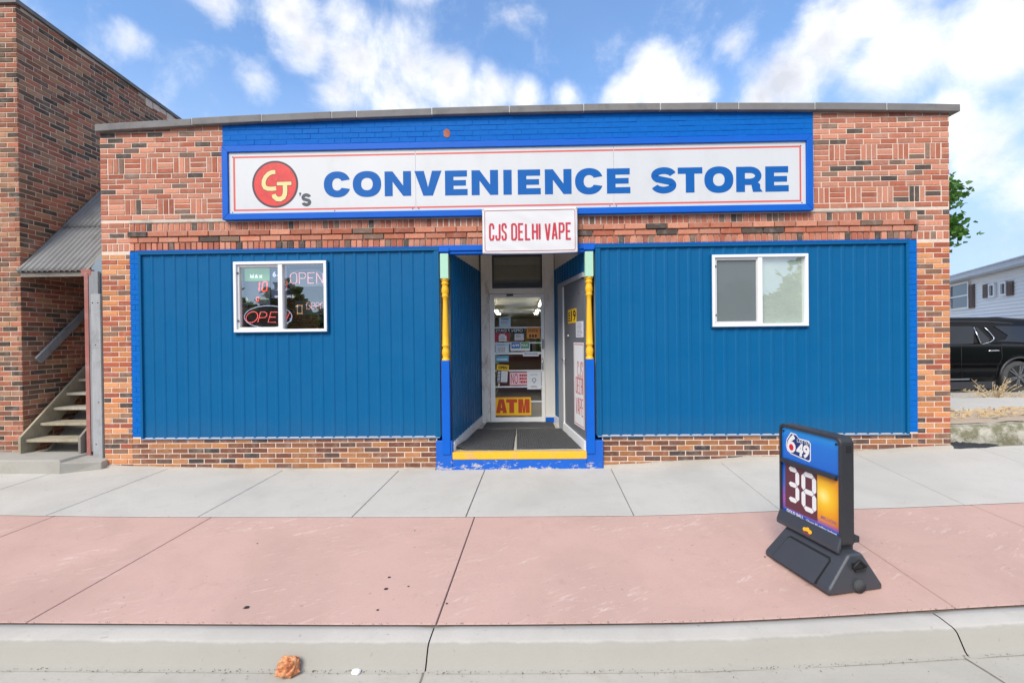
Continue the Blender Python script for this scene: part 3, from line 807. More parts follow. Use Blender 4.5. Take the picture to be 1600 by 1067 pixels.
# ---- sliding windows
def window(W, glassL, glassR, label):
    x0, x1, z0, z1 = W; xm = (x0 + x1) / 2 + (.0 if x0 < 0 else 0)
    g = MB(); fw = .036
    g.box(x0, x1, -.038, .10, z0, z0 + fw); g.box(x0, x1, -.038, .10, z1 - fw, z1)
    g.box(x0, x0 + fw, -.037, .10, z0 + fw, z1 - fw); g.box(x1 - fw, x1, -.037, .10, z0 + fw, z1 - fw)
    g.box(xm - .026, xm + .030, -.030, .09, z0 + fw, z1 - fw)
    f = bevel(g.build('window', M['white_vinyl'], shop), .004, 2)
    c = MB(); c.box(x0 - .012, x1 + .012, -.024, .0, z0 - .014, z0 - .001); c.box(x0 - .012, x0 - .001, -.024, .0, z0, z1 + .01); c.box(x1 + .001, x1 + .012, -.024, .0, z0, z1 + .01)
    c.build('window_trim', M['clad_trim'], f)
    s = MB(); sx0, sx1, sz0, sz1 = x0 + fw, xm - .026, z0 + fw, z1 - fw; sw = .030
    s.box(sx0, sx1, -.012, .05, sz0, sz0 + sw); s.box(sx0, sx1, -.012, .05, sz1 - sw, sz1); s.box(sx0, sx0 + sw, -.012, .05, sz0 + sw, sz1 - sw); s.box(sx1 - .010, sx1, -.012, .05, sz0 + sw, sz1 - sw)
    bevel(s.build('sash', paint('sash_white', (.66, .66, .66), .4, .04, 5, .02), f), .003, 1)
    k = MB()
    for zz in (sz0 + .10, sz1 - .12): k.box(sx0 + .004, sx0 + .022, -.020, -.013, zz, zz + .024)
    k.build('latch', M['dark_grey'], f)
    p = MB(); p.rect(sx0 + sw, sx1 - .01, sz0 + sw, sz1 - sw, .014); p.build('pane', glassL, f)
    p = MB(); p.rect(xm + .03, x1 - fw, z0 + fw, z1 - fw, .006); p.build('pane', glassR, f)
    return f
wl = window(WL, M['glass_left_window'], M['glass_left_window'], '')
wr = window(WR, M['glass_window'], M['glass_film'], '')
# pale blind behind the right-hand window, insect screen on its sliding half
bl = MB(); bl.rect(WR[0] + .02, WR[1] - .02, WR[2] + .02, WR[3] - .02, .028)
bl.build('blind', paint('blind', (.74, .79, .74), .8, .1, 4, .05), wr)
scn = MB(); xm = (WR[0] + WR[1]) / 2; scn.rect(WR[0] + .068, xm - .037, WR[2] + .068, WR[3] - .068, .006)
ms_ = NT('screen_mesh'); ms_.N.remove(ms_.p); tr = ms_.N.new('ShaderNodeBsdfTransparent'); df = ms_.N.new('ShaderNodeBsdfDiffuse'); df.inputs[0].default_value = (.15, .18, .195, 1)
mxs = ms_.N.new('ShaderNodeMixShader'); mxs.inputs[0].default_value = .68; ms_.L.new(tr.outputs[0], mxs.inputs[1]); ms_.L.new(df.outputs[0], mxs.inputs[2]); ms_.L.new(mxs.outputs[0], ms_.out.inputs['Surface'])
scn.build('insect_screen', ms_.mat, wr)

# ------------------------------------------------------------------ recessed doorway
DY = 1.75                                            # depth of the entrance door behind the shop front
LF, LBk, RF, RBk = (-.905, .05), (-.672, DY), (.822, .05), (.540, DY)
class Wall:
    """upright plane seen from inside the doorway: local x to the viewer's right, -y towards the viewer"""
    def __init__(s, a, b):
        s.a = Vector(a); d = Vector(b) - s.a; s.len = d.length; s.d = d.normalized(); s.n = Vector((-s.d.y, s.d.x)); s.ang = math.atan2(s.d.y, s.d.x)
    def pt(s, u, depth, z): p = s.a + s.d * u - s.n * depth; return (p.x, p.y, z)
    def hit(s, px, py):
        rx, rz = ray(px, py)
        # camera (0,-CAMD) + t*(rx,1)
        nx, ny = s.n
        t = ((s.a.x) * nx + (s.a.y + CAMD) * ny) / (rx * nx + ny)
        p = Vector((rx * t, t - CAMD)); return (p - s.a).dot(s.d), rz * t + CAMZ
LW, RW = Wall(LF, LBk), Wall(RBk, RF)
def local(W, mb):
    mb.v = [W.pt(v[0], -v[1], v[2]) for v in mb.v]; return mb
def fl(y): return .224 + .034 * y                     # entry floor rises towards the door
core2 = MB()
core2.add([(LF[0] - .012, .06, -.1), (LBk[0] - .012, DY, -.1), (LBk[0] - .012, DY, 3.15), (LF[0] - .012, .06, 3.15)], [(0, 1, 2, 3)])
core2.add([(RF[0] + .012, .06, -.1), (RBk[0] + .012, DY, -.1), (RBk[0] + .012, DY, 3.15), (RF[0] + .012, .06, 3.15)], [(0, 1, 2, 3)])
core2.build('entry_wall', M['soffit'], shop)
mb = MB(); ribbed(mb, 0, LW.len, .25, 2.79, lambda u, d, z: LW.pt(u, d, z), phase=.03); mb.build('cladding_panel', M['clad'], shop)
mb = MB(); ribbed(mb, 0, .42, .25, 2.79, lambda u, d, z: RW.pt(u, d, z), phase=.07); ribbed(mb, .42, RW.len, 2.52, 2.79, lambda u, d, z: RW.pt(u, d, z), phase=.07)
mb.build('cladding_panel', M['clad'], shop)
mb = MB(); mb.box(-1.1, 1.05, .0, DY + .02, 3.12, 3.2); mb.build('soffit', M['soffit'], shop)
for W, (a, b) in ((LW, (0, LW.len)), (RW, (0, .40)), (RW, (.40, RW.len))):
    mb = MB(); mb.add([W.pt(u, d, z) for u in (a, b) for d, z in ((.0, .2), (.028, .2), (.028, fl(DY if (W is LW) == (u > 0) or (W is RW and u < .5) else .05) + .115), (.0, fl(DY if (W is LW) == (u > 0) or (W is RW and u < .5) else .05) + .115))],
                      [(0, 1, 2, 3), (4, 7, 6, 5), (1, 5, 6, 2), (2, 6, 7, 3), (0, 4, 5, 1)])
    mb.build('baseboard', M['white_vinyl'], shop)
mb = MB(); mb.add([(-1.1, -.002, .222), (1.02, -.002, .222), (.75, 1.98, .29), (-.85, 1.98, .29)], [(0, 1, 2, 3)]); mb.build('entry_floor', M['conc_gutter'], shop)
# head beam
mb = MB(); mb.box(-1.046, .948, -.030, .10, 2.800, 2.872); mb.box(-1.03, .93, -.012, .09, 2.762, 2.799)
for x in (-.978, .868): mb.box(x - .066, x + .066, -.045, .06, 2.785, 2.83)
bevel(mb.build('head_beam', M['blue_paint'], shop), .006)
# painted step with yellow nosing, side plinths
g0 = ground(0, -.05)
mb = MB(); mb.box(-1.112, -.900, -.030, .16, -.1, .372); mb.box(.816, 1.026, -.030, .16, -.1, .366)
mb.box(-.8995, .8155, -.026, .16, -.1, .132)
bevel(mb.build('step', M['step_paint'], shop), .008)
mb = MB(); mb.box(-.899, .815, -.034, .10, .1325, .2235); bevel(mb.build('step_nosing', M['yellow_worn'], shop), .006)
# turned posts
for cx in (-.975, .868):
    t = MB(); t.box(cx - .052, cx + .052, -.048, .056, 2.446, 2.764); f = bevel(t.build('porch_post', M['mint'], shop), .005)
    zt, zb = 2.445, 1.402; H = zt - zb
    prof = [(.049, 0), (.050, .012), (.044, .022), (.036, .034), (.046, .05), (.046, .062), (.035, .074), (.040, .10), (.047, .135), (.044, .17), (.035, .192), (.044, .203), (.044, .214), (.031, .232),
            (.0295, .30), (.0335, .42), (.0375, .56), (.041, .70), (.0425, .80), (.047, .808), (.047, .822), (.039, .835), (.034, .845), (.046, .875), (.049, .905), (.043, .945), (.036, .965), (.048, .978), (.050, .99), (.050, 1)]
    t = MB(); t.lathe([(r, zt - q * H) for r, q in prof][::-1], cx, .004, 24); t.build('spindle', M['yellow'], f)
    t = MB(); t.box(cx - .051, cx + .051, -.047, .055, .20, 1.401); bevel(t.build('post_base', M['blue_paint'], f), .005)
# ---- entrance door and its frame
mb = MB()
mb.box(-.662, -.525, DY - .07, DY + .08, .25, 3.12); mb.build('door_jamb', M['cream_worn'], shop)
mb = MB(); mb.box(.384, .545, DY - .07, DY + .08, .255, 3.12); mb.build('door_jamb', M['cream_wood'], shop)
mb = MB(); mb.box(.386, .543, DY - .074, DY + .04, .25, .37); mb.build('jamb_foot', M['blue_paint'], shop)
tz0, tz1 = 2.505, 3.06
fr = MB()
fr.box(-.524, .383, DY - .05, DY + .06, 2.415, tz0); fr.box(-.524, .383, DY - .05, DY + .06, tz1, 3.12)
fr.box(-.524, -.476, DY - .049, DY + .06, tz0, tz1); fr.box(.354, .383, DY - .049, DY + .06, tz0, tz1)
fo = bevel(fr.build('transom_window', M['cream_wood'], shop), .005)
g = MB(); g.rect(-.476, .354, tz0, tz1, DY - .005); g.build('pane', glass_mat('glass_transom', .08, (.75, .75, .71)), fo)
g = MB(); g.box(-.476, .354, DY - .03, DY - .006, tz0, tz0 + .05); g.box(-.476, .354, DY - .03, DY - .006, tz1 - .03, tz1); g.box(-.476, -.452, DY - .03, DY - .006, tz0 + .05, tz1 - .03); g.box(.33, .354, DY - .03, DY - .006, tz0 + .05, tz1 - .03)
g.build('pane_frame', M['dark_grey'], fo)
g = MB(); g.rect(-.476, .354, tz0, tz1, DY + .05); g.build('blind', paint('transom_blind', (.42, .42, .37), .7, .2, 4, .2, 12), fo)
dx0, dx1, dz0, dz1 = -.520, .380, .285, 2.408
gx0, gx1, gz0, gz1 = -.444, .325, .365, 2.362
d = MB()
d.box(dx0, gx0, DY - .045, DY, dz0, dz1); d.box(gx1, dx1, DY - .045, DY, dz0, dz1); d.box(gx0, gx1, DY - .045, DY, dz0, gz0); d.box(gx0, gx1, DY - .045, DY, gz1, dz1)
door = bevel(d.build('entrance_door', M['alum'], shop), .004)
g = MB(); g.rect(gx0, gx1, gz0, gz1, DY - .02); g.build('pane', M['glass_door'], door)
b = MB(); b.box(gx0 - .004, gx1 + .004, DY - .028, DY - .0193, 1.41, 1.445); bevel(b.build('push_bar', M['alum'], door), .004)
for py in (488, 512, 536, 579, 604, 627):
    z = at(800, py, DY)[1]
    b = MB(); b.box(gx0 - .004, gx1 + .004, DY - .0275, DY - .0195, z - .011, z + .011); b.build('security_bar', M['white_vinyl'], door)
b = MB(); b.box(.335, .372, DY - .06, DY - .046, 1.50, 1.66); b.lathe([(.012, 0), (.012, .001)], 0, 0, 6); b.v = b.v[:8]; b.f = b.f[:6]; b.m = b.m[:6]; b.sm = b.sm[:6]
b.build('lock_plate', M['chrome'], door)
b = MB(); b.tube([(.34, DY - .05, 1.34), (.34, DY - .085, 1.34), (.34, DY - .085, 1.16), (.34, DY - .05, 1.16)], .008, 8); b.build('door_pull', M['chrome'], door)
b = MB(); b.box(-.24, -.13, DY - .075, DY - .046, 2.372, 2.405); b.build('door_closer', M['dark_grey'], door)
b = MB()
for z in (2.2, 1.4, .6): b.box(dx0 - .006, dx0 + .008, DY - .055, DY - .046, z, z + .1)
b.build('hinge', M['alum'], door)
# ---- grey steel side door in the right-hand wall of the recess
sd0, sd1 = .70, RW.len - .005
fz = 2.515
m1 = MB(); m1.box(.405, .655, -.03, .05, .26, fz); m1.box(.655, RW.len, -.03, .05, 2.455, fz); m1.box(.655, .69, -.012, .05, .26, 2.454)
sdf = local(RW, m1).build('steel_door', M['steel_frame'], shop)
m1 = MB(); m1.box(.694, sd1, -.004, .04, .30, 2.450); local(RW, m1).build('door_leaf', M['steel_door'], sdf)
m1 = MB(); m1.box(.672, .694, -.022, -.006, .29, 2.44); local(RW, m1).build('weather_strip', M['alum'], sdf)
u, z = RW.hit(883.5, 561)
m1 = MB(); m1.tube([(u + .06, -.005, z), (u + .06, -.055, z)], .011, 8); m1.tube([(u + .065, -.055, z), (u - .05, -.055, z)], .010, 8); m1.lathe([(.03, z - .03), (.03, z - .02)], 0, 0, 4); m1.v = m1.v[:-8]; m1.f = m1.f[:-5]; m1.m = m1.m[:-5]; m1.sm = m1.sm[:-5]
local(RW, m1).build('handle', M['chrome'], sdf)
u, z = RW.hit(889, 525)
m1 = MB(); m1.tube([(u, -.004, z), (u, -.022, z)], .022, 14); local(RW, m1).build('deadbolt', M['chrome'], sdf)
u, z = RW.hit(905, 458)
m1 = MB(); m1.tube([(u, -.003, z), (u, -.009, z)], .013, 12); local(RW, m1).build('peephole', M['dark_grey'], sdf)

COND = {'C': [[(1, .70), (1, .88), (.78, 1), (.22, 1), (0, .88), (0, .12), (.22, 0), (.78, 0), (1, .12), (1, .30)]], 'J': [[(1, 1), (1, .12), (.78, 0), (.22, 0), (0, .12), (0, .28)]],
        'S': [[(1, .74), (1, .88), (.78, 1), (.22, 1), (0, .88), (0, .68), (.14, .58), (.86, .42), (1, .32), (1, .12), (.78, 0), (.22, 0), (0, .12), (0, .26)]],
        'D': [[(.02, 0), (.68, 0), (1, .14), (1, .86), (.68, 1), (.02, 1)], [(0, 0), (0, 1)]], 'E': [[(1, 1), (0, 1), (0, 0), (1, 0)], [(.05, .5), (.85, .5)]], 'L': [[(0, 1), (0, 0), (1, 0)]],
        'H': [[(0, 0), (0, 1)], [(1, 0), (1, 1)], [(.05, .5), (.95, .5)]], 'I': [[(.5, 0), (.5, 1)]], 'V': [[(0, 1), (.44, 0), (.56, 0), (1, 1)]], 'A': [[(0, 0), (.42, 1), (.58, 1), (1, 0)], [(.2, .28), (.8, .28)]],
        'P': [[(0, 0), (0, 1), (.75, 1), (1, .88), (1, .60), (.75, .47), (.05, .47)]], 'O': [[(.3, 0), (0, .15), (0, .85), (.3, 1), (.7, 1), (1, .85), (1, .15), (.7, 0), (.3, 0)]],
        'N': [[(0, 0), (0, 1), (1, 0), (1, 1)]], 'M': [[(0, 0), (0, 1), (.5, .2), (1, 1), (1, 0)]], 'X': [[(0, 0), (1, 1)], [(0, 1), (1, 0)]], 'T': [[(0, 1), (1, 1)], [(.5, 0), (.5, 1)]], 'B': [[(0, 0), (0, 1), (.8, 1), (1, .88), (1, .62), (.8, .52), (1, .42), (1, .12), (.8, 0), (0, 0)]], 'e': [[(0, .5), (1, .5), (1, .85), (.8, 1), (.2, 1), (0, .8), (0, .2), (.2, 0), (.95, 0)]], 'r': [[(0, 0), (0, 1)], [(0, .7), (.5, 1), (1, .95)]]}
def cond(mb, s, x0, x1, z0, z1, w, y, mi, gap=.10):
    """narrow poster capitals drawn with an even pen"""
    ws = [.0 if c == ' ' else .25 if c == 'I' else 1 for c in s]
    n = sum(ws); g = gap * (x1 - x0) / max(1, len(s)) * 2
    unit = (x1 - x0 - g * (len(s) - 1)) / n; x = x0; k = 0
    for c, q in zip(s, ws):
        a, b = x + w / 2, x + unit * q - w / 2
        for path in COND.get(c, []):
            mb.stroke([(a + (b - a) * u if c != 'I' else x + unit * q / 2, z0 + w / 2 + (z1 - z0 - w) * v) for u, v in path], w, y - .0002 * k, mi); k += 1
        x += unit * q + g
# ---- paper signs
INK = plain('ink_black', (.012, .012, .012), .6); PAPER = paint('paper', (.72, .74, .76), .6, .05, 8, 0); REDINK = plain('red_ink', (.52, .022, .045), .6)
YEL = plain('sign_yellow', (.86, .52, .015), .5); ORG = plain('sign_orange', (.80, .30, .05), .5); PINK = paint('pink_paper', (.72, .52, .56), .6, .05, 8, 0)
LBLUE = plain('pale_blue_paper', (.50, .66, .78), .6); CYAN = plain('cyan_print', (.12, .38, .50), .6); GREENP = plain('green_print', (.06, .36, .16), .5); BLUEP = plain('blue_print', (.03, .17, .52), .5)
GREYINK = plain('grey_ink', (.30, .31, .33), .6); WHITEP = plain('white_print', (.8, .8, .8), .5); CRIM = plain('crimson_print', (.42, .03, .06), .5)
def lines(mb, x0, x1, z0, z1, n, y, mi, gap=.45, ragged=.3):
    h = (z1 - z0) / n
    for i in range(n):
        z = z1 - h * (i + 1) + h * gap / 2
        x = x0
        end = x1 - (x1 - x0) * random.uniform(0, ragged)
        while x < end - .004:
            w = min(end - x, random.uniform(.012, .04)); mb.rect(x, x + w, z, z + h * (1 - gap), y, mi); x += w + .006
def on_door(px0, py0, px1, py1, off=-.030):
    x0, z1 = at(px0, py0, DY + off); x1, z0 = at(px1, py1, DY + off); return x0, x1, z0, z1, DY + off
def sheet(name, label, cat, box, fn, mats, rot=0.0, th=.0015):
    x0, x1, z0, z1, y = box; cx, cz = (x0 + x1) / 2, (z0 + z1) / 2
    mb = MB(); mb.box(x0, x1, y, y + th, z0, z1, 0)
    fn(mb, x0, x1, z0, z1, y - .0008)
    c, s_ = math.cos(rot), math.sin(rot)
    mb.v = [((v[0] - cx) * c - (v[2] - cz) * s_, v[1] - y, (v[0] - cx) * s_ + (v[2] - cz) * c) for v in mb.v]
    o = put(name, mb.mesh(name, mats), None); o.location = (cx, y, cz)
    return tag(o, label, cat)
def f_atm(mb, a, b, c, d, y):
    w, h = b - a, d - c
    heavy(mb, 'A', a + .04 * w, a + .34 * w, c + .14 * h, d - .11 * h, y, 1); heavy(mb, 'T', a + .32 * w, a + .62 * w, c + .14 * h, d - .11 * h, y, 1); heavy(mb, 'M', a + .65 * w, a + .96 * w, c + .14 * h, d - .11 * h, y, 1)
    for q in ((a, b, c, c + .012), (a, b, d - .012, d)): mb.rect(*q, y + .0003, 2)
sheet('atm_sign', 'yellow and red ATM sign at the foot of the glass entrance door', 'sign', on_door(772.5, 620.5, 830, 649), f_atm, [YEL, plain('atm_red', (.52, .06, .015), .5), ORG])
def f_open(mb, a, b, c, d, y):
    w, h = b - a, d - c
    mb.rect(a + .0, b, c, c + .68 * h, y + .0004, 1); mb.rect(a + .40 * w, b - .06 * w, c + .05 * h, c + .66 * h, y + .0002, 2)
    text(mb, 'OPEN', a + .14 * w, b - .12 * w, c + .76 * h, c + .93 * h, y, 1, .04)
    for k in range(7): mb.rect(a + .10 * w, a + .34 * w, c + (.08 + k * .083) * h, c + (.125 + k * .083) * h, y, 2); mb.rect(a + .46 * w, b - .12 * w, c + (.125 + k * .083) * h, c + (.132 + k * .083) * h, y, 1)
    mb.rect(a + .08 * w, b - .08 * w, c - .0 + .01 * h, c + .03 * h, y, 2)
sheet('opening_hours_sign', 'tilted black and yellow OPEN sign listing opening hours on the glass door', 'sign', on_door(775.5, 570, 794.5, 597.5), f_open, [YEL, INK, PAPER], R(-4))
def f_no(mb, a, b, c, d, y):
    w, h = b - a, d - c
    text(mb, 'NO', a + .05 * w, a + .27 * w, c + .10 * h, d - .10 * h, y, 1, .0); lines(mb, a + .32 * w, b - .40 * w, c + .12 * h, d - .12 * h, 3, y, 1, .35, .1)
    for q in ((a, b, c, c + .005), (a, b, d - .005, d), (a, a + .005, c, d)): mb.rect(*q, y, 1)
sheet('no_smoking_sign', 'pink sign with a tall red NO in the middle of the glass door', 'sign', on_door(796, 581.5, 845, 601.5), f_no, [PINK, REDINK])
def f_seal(mb, a, b, c, d, y):
    w, h = b - a, d - c; mx, mz = (a + b) / 2, c + .52 * h
    text(mb, 'NOTICE', mx - .25 * w, mx + .25 * w, d - .22 * h, d - .14 * h, y, 1, .02)
    for k in range(8): mb.disc(mx + .13 * w * math.cos(k * .785), mz + .13 * w * math.sin(k * .785), .05 * w, .05 * w, y, 1, 8)
    mb.rect(mx - .03 * w, mx + .03 * w, mz - .2 * h, mz - .08 * h, y, 1); lines(mb, a + .25 * w, b - .25 * w, c + .08 * h, c + .22 * h, 2, y, 2)
sheet('paper_notice', 'white paper notice with a small round crest overlapping the pink NO sign', 'notice', on_door(823.5, 580.5, 845.5, 608, -.034), f_seal, [PAPER, GREYINK, GREYINK])
def f_lotto(mb, a, b, c, d, y):
    w, h = b - a, d - c
    mb.rect(a + .05 * w, a + .49 * w, c + .28 * h, d - .06 * h, y, 1); mb.rect(a + .52 * w, b - .04 * w, c + .28 * h, d - .06 * h, y, 2)
    text(mb, '6/49', a + .10 * w, a + .45 * w, c + .48 * h, d - .22 * h, y - .0003, 0, .04); text(mb, 'MAX', a + .56 * w, b - .09 * w, c + .48 * h, d - .22 * h, y - .0003, 0, .03)
sheet('lottery_sticker', 'blue and green lottery sticker pair on the glass door above the push bar', 'sticker', on_door(797.5, 534.5, 828, 548), f_lotto, [WHITEP, BLUEP, GREENP])
def f_doc(mb, a, b, c, d, y):
    w, h = b - a, d - c; mb.rect(a + .08 * w, b - .08 * w, c + .06 * h, d - .28 * h, y, 1); lines(mb, a + .16 * w, b - .16 * w, c + .12 * h, d - .36 * h, 5, y - .0003, 2); mb.rect(a + .1 * w, b - .3 * w, d - .18 * h, d - .12 * h, y, 3)
sheet('permit_notice', 'pale blue framed permit taped at the left of the glass door above the push bar', 'notice', on_door(774, 536.5, 795.5, 552), f_doc, [LBLUE, PAPER, GREYINK, CYAN])
def f_cy(mb, a, b, c, d, y): mb.rect(a + .1 * (b - a), b - .1 * (b - a), c + .25 * (d - c), d - .45 * (d - c), y, 1)
sheet('cyan_leaflet', 'small teal leaflet just under the push bar of the glass door', 'leaflet', on_door(774, 556, 795, 565), f_cy, [CYAN, LBLUE])
def f_top(mb, a, b, c, d, y): w, h = b - a, d - c; mb.rect(a + .15 * w, b - .15 * w, d - .22 * h, d - .12 * h, y, 1); lines(mb, a + .15 * w, b - .15 * w, c + .3 * h, d - .35 * h, 3, y, 2)
sheet('top_notice', 'pale grey notice hung highest on the glass door', 'notice', on_door(780, 496, 798, 510.5), f_top, [LBLUE, INK, GREYINK])
def f_red(mb, a, b, c, d, y): w, h = b - a, d - c; mb.rect(a + .3 * w, b - .2 * w, c, d - .35 * h, y, 1); lines(mb, a + .35 * w, b - .25 * w, c + .1 * h, d - .45 * h, 2, y - .0003, 2); mb.rect(a + .35 * w, b - .3 * w, d - .3 * h, d - .15 * h, y, 1)
sheet('crimson_sticker', 'crimson and white sticker at the left of the glass door under the lettering strip', 'sticker', on_door(772, 520, 796.5, 533), f_red, [CRIM, WHITEP, GREYINK])
def f_org(mb, a, b, c, d, y): w, h = b - a, d - c; lines(mb, a + .1 * w, b - .1 * w, c + .55 * h, d - .12 * h, 2, y, 1, .4, .05); [mb.disc(a + (.25 + .22 * k) * w, c + .22 * h, .09 * w, .16 * h, y, 1, 10) for k in range(3)]
sheet('orange_sticker', 'orange sticker with dark print at the right of the glass door', 'sticker', on_door(823, 511.5, 843.5, 528.5), f_org, [ORG, plain('brown_ink', (.10, .04, .01), .6)])
def f_sm(mb, a, b, c, d, y): w, h = b - a, d - c; lines(mb, a + .12 * w, b - .12 * w, c + .4 * h, d - .15 * h, 2, y, 1); mb.rect(a + .12 * w, b - .12 * w, c + .12 * h, c + .2 * h, y, 2)
sheet('white_sticker', 'small white sticker with red and grey print between the crimson and orange ones', 'sticker', on_door(804, 521.5, 818.5, 532), f_sm, [PAPER, GREYINK, CRIM])
def f_lab(mb, a, b, c, d, y): lines(mb, a + .1 * (b - a), b - .1 * (b - a), c + .35 * (d - c), d - .3 * (d - c), 1, y, 1, .2, .0)
sheet('white_label', 'narrow white label stuck over the push bar of the glass door', 'label', on_door(817, 549.5, 842, 556.5, -.033), f_lab, [PAPER, GREYINK])
def f_strip(mb, a, b, c, d, y):
    text(mb, 'OPEN 7 DAYS', a + .02, b - .02, c + .2 * (d - c), d - .2 * (d - c), y, 1, .02, True)
sheet('lettering_strip', 'dark strip with white mirrored lettering behind the glass door', 'banner', on_door(772.5, 512.5, 819, 520.5, .004), f_strip, [plain('strip', (.05, .055, .06), .6), WHITEP])
# signs on the steel side door
def on_steel(px0, py0, px1, py1):
    u0, z1 = RW.hit(px0, py0); u1, z0 = RW.hit(px1, py1); return u0, u1, z0, z1, 0.0
def steel_sheet(name, label, cat, box, fn, mats):
    o = sheet(name, label, cat, box, fn, mats); x, y, z = o.location
    o.location = RW.pt(x, .0075, z); o.rotation_euler = (0, 0, RW.ang); return o
def f_19(mb, a, b, c, d, y): w, h = b - a, d - c; text(mb, '19', a + .40 * w, b - .06 * w, c + .12 * h, d - .10 * h, y, 1, .025); lines(mb, a + .06 * w, a + .36 * w, c + .1 * h, d - .15 * h, 4, y, 1)
steel_sheet('age_limit_sign', 'yellow age limit sign with a black 19 on the grey steel door', 'sign', on_steel(888, 484.5, 901.5, 504), f_19, [YEL, INK])
def f_pp(mb, a, b, c, d, y): lines(mb, a + .1 * (b - a), b - .1 * (b - a), c + .05 * (d - c), d - .05 * (d - c), 11, y, 1, .5, .25)
steel_sheet('printed_notice', 'white sheet of small print taped to the grey steel door', 'notice', on_steel(900.5, 503, 912.5, 527), f_pp, [paint('paper2', (.66, .68, .76), .6, .05, 8, 0), GREYINK])
def f_vp(mb, a, b, c, d, y):
    w, h = b - a, d - c
    for q in ((a + .02, b - .02, c + .02, c + .03), (a + .02, b - .02, d - .03, d - .02), (a + .02, a + .028, c + .03, d - .03), (b - .028, b - .02, c + .03, d - .03)): mb.rect(*q, y, 1)
    zs = [(570, 593), (595, 616), (627, 649)]
    for s, (p, q) in zip(('CJS', 'DELHI', 'VAPE'), zs):
        zt = RW.hit(907, p - 5)[1]; zb = RW.hit(907, q)[1]
        x0 = RW.hit(903 if s == 'CJS' else 900.5, 600)[0]
        cond(mb, s, x0, min(x0 + .62, b - .04) if s != 'CJS' else min(x0 + .36, b - .05), zb, zt, .016, y, 1)
u0, z1_ = RW.hit(897, 535); z0_ = RW.hit(899, 662)[1]
steel_sheet('vape_poster', 'white poster with thin red capitals on the lower half of the grey steel door', 'poster', (u0, RW.len - .05, z0_, z1_, 0), f_vp, [M['white_vinyl'], REDINK])

# ---- rubber mats
def mat_rug(label, q, z_add=.012, rib=.035, curl=False, along=True):
    """q: four corners (x, y): front-left, front-right, back-right, back-left"""
    mb = MB(); nu = int((q[1][0] - q[0][0]) / rib) * 2; nv = 12
    def fn(u, v):
        a = Vector(q[0]).lerp(Vector(q[1]), u); b_ = Vector(q[3]).lerp(Vector(q[2]), u); p = a.lerp(b_, v)
        r = .006 * (1 if int(round(u * nu)) % 2 else 0) if along else .006 * (1 if int(round(v * nv)) % 2 else 0)
        edge = min(u, 1 - u, v, 1 - v) < .001
        z = fl(p.y) + z_add + r - (z_add if edge else 0)
        if curl: z += .05 * max(0, 1 - u * 6) * max(0, 1 - v * 2.2)
        z += .004 * mnoise.noise((p.x * 4, p.y * 4, 2))
        return (p.x + .008 * mnoise.noise((p.x * 3, p.y * 6, 5)), p.y + .01 * mnoise.noise((p.x * 6, p.y * 3, 8)), z)
    mb.grid(fn, nu, nv, 0, False)
    o = mb.build('rubber_mat', M['black_rubber']); return tag(o, label, 'door mat', 'rubber mats in the doorway')
mat_rug('ribbed black rubber mat with a curled corner beside the blue clad side of the entry', [(-.865, .08), (-.118, .06), (-.094, 1.26), (-.70, 1.26)], curl=True)
mat_rug('ribbed black rubber mat lying in front of the grey steel side door', [(-.078, .10), (.775, .12), (.60, 1.27), (-.088, 1.255)])
mat_rug('worn black rubber mat right against the foot of the glass entrance door', [(-.62, 1.29), (.52, 1.29), (.50, 1.69), (-.60, 1.69)], .016, .05, False, False)

# ---- shop interior seen through the glass
mb = MB(); mb.box(XL + .26, XR - .26, DY + .09, 22.7, .20, .279); mb.box(XL + .26, -1.12, .31, DY + .088, .20, .279); mb.box(1.06, XR - .26, .31, DY + .088, .20, .279); mb.build('interior_floor', paint('lino', (.22, .2, .17), .4, .1, 3, 0), shop)
mb = MB(); mb.box(XL + .26, XR - .26, DY + .09, 22.7, 2.76, 2.82); mb.box(XL + .26, -1.12, .31, DY + .088, 2.9, 3.0); mb.box(1.06, XR - .26, .31, DY + .088, 2.9, 3.0)
mb.build('ceiling', paint('ceil', (.52, .52, .44), .8, .1, 3, .2, 8), shop)
mb = MB(); mb.box(-1.10, LF[0] - .02, .24, .30, .28, 3.1); mb.box(-3.4, LBk[0] - .02, DY + .02, DY + .07, .28, 3.03); mb.box(RBk[0] + .02, 3.6, DY + .02, DY + .07, .28, 3.03); mb.box(XL + .26, XR - .26, 19.0, 19.05, .28, 2.755)
mb.build('partition', M['interior_wall'], shop)
TUBE = plain('tube_light', (1, .96, .86), .5, emit=34)
for i, (x, y) in enumerate(((-.95, 7.6), (-.95, 12.2), (.62, 7.6), (.62, 12.2))):
    t = thing('ceiling_light', (('near', 'deep', 'near', 'deep')[i] + ' fluorescent ceiling light behind the glass door, on its ' + ('hinge', 'hinge', 'lock', 'lock')[i] + ' side'), 'ceiling light', (x, y, 2.73), 0, 'fluorescent fittings on the shop ceiling')
    m1 = MB(); m1.box(-.09, .09, -1.22, 1.22, -.005, .028); m1.build('housing', M['alum'], t, False)
    m1 = MB(); m1.tube([(-.04, -1.2, -.022), (-.04, 1.2, -.022)], .018, 8); m1.tube([(.04, -1.2, -.022), (.04, 1.2, -.022)], .018, 8); m1.build('fluorescent_tube', TUBE, t, False)
PK = [plain('pack_%d' % i, c, .5) for i, c in enumerate(((.35, .03, .03), (.55, .45, .08), (.05, .1, .3), (.45, .43, .4), (.08, .25, .1), (.3, .12, .05)))]
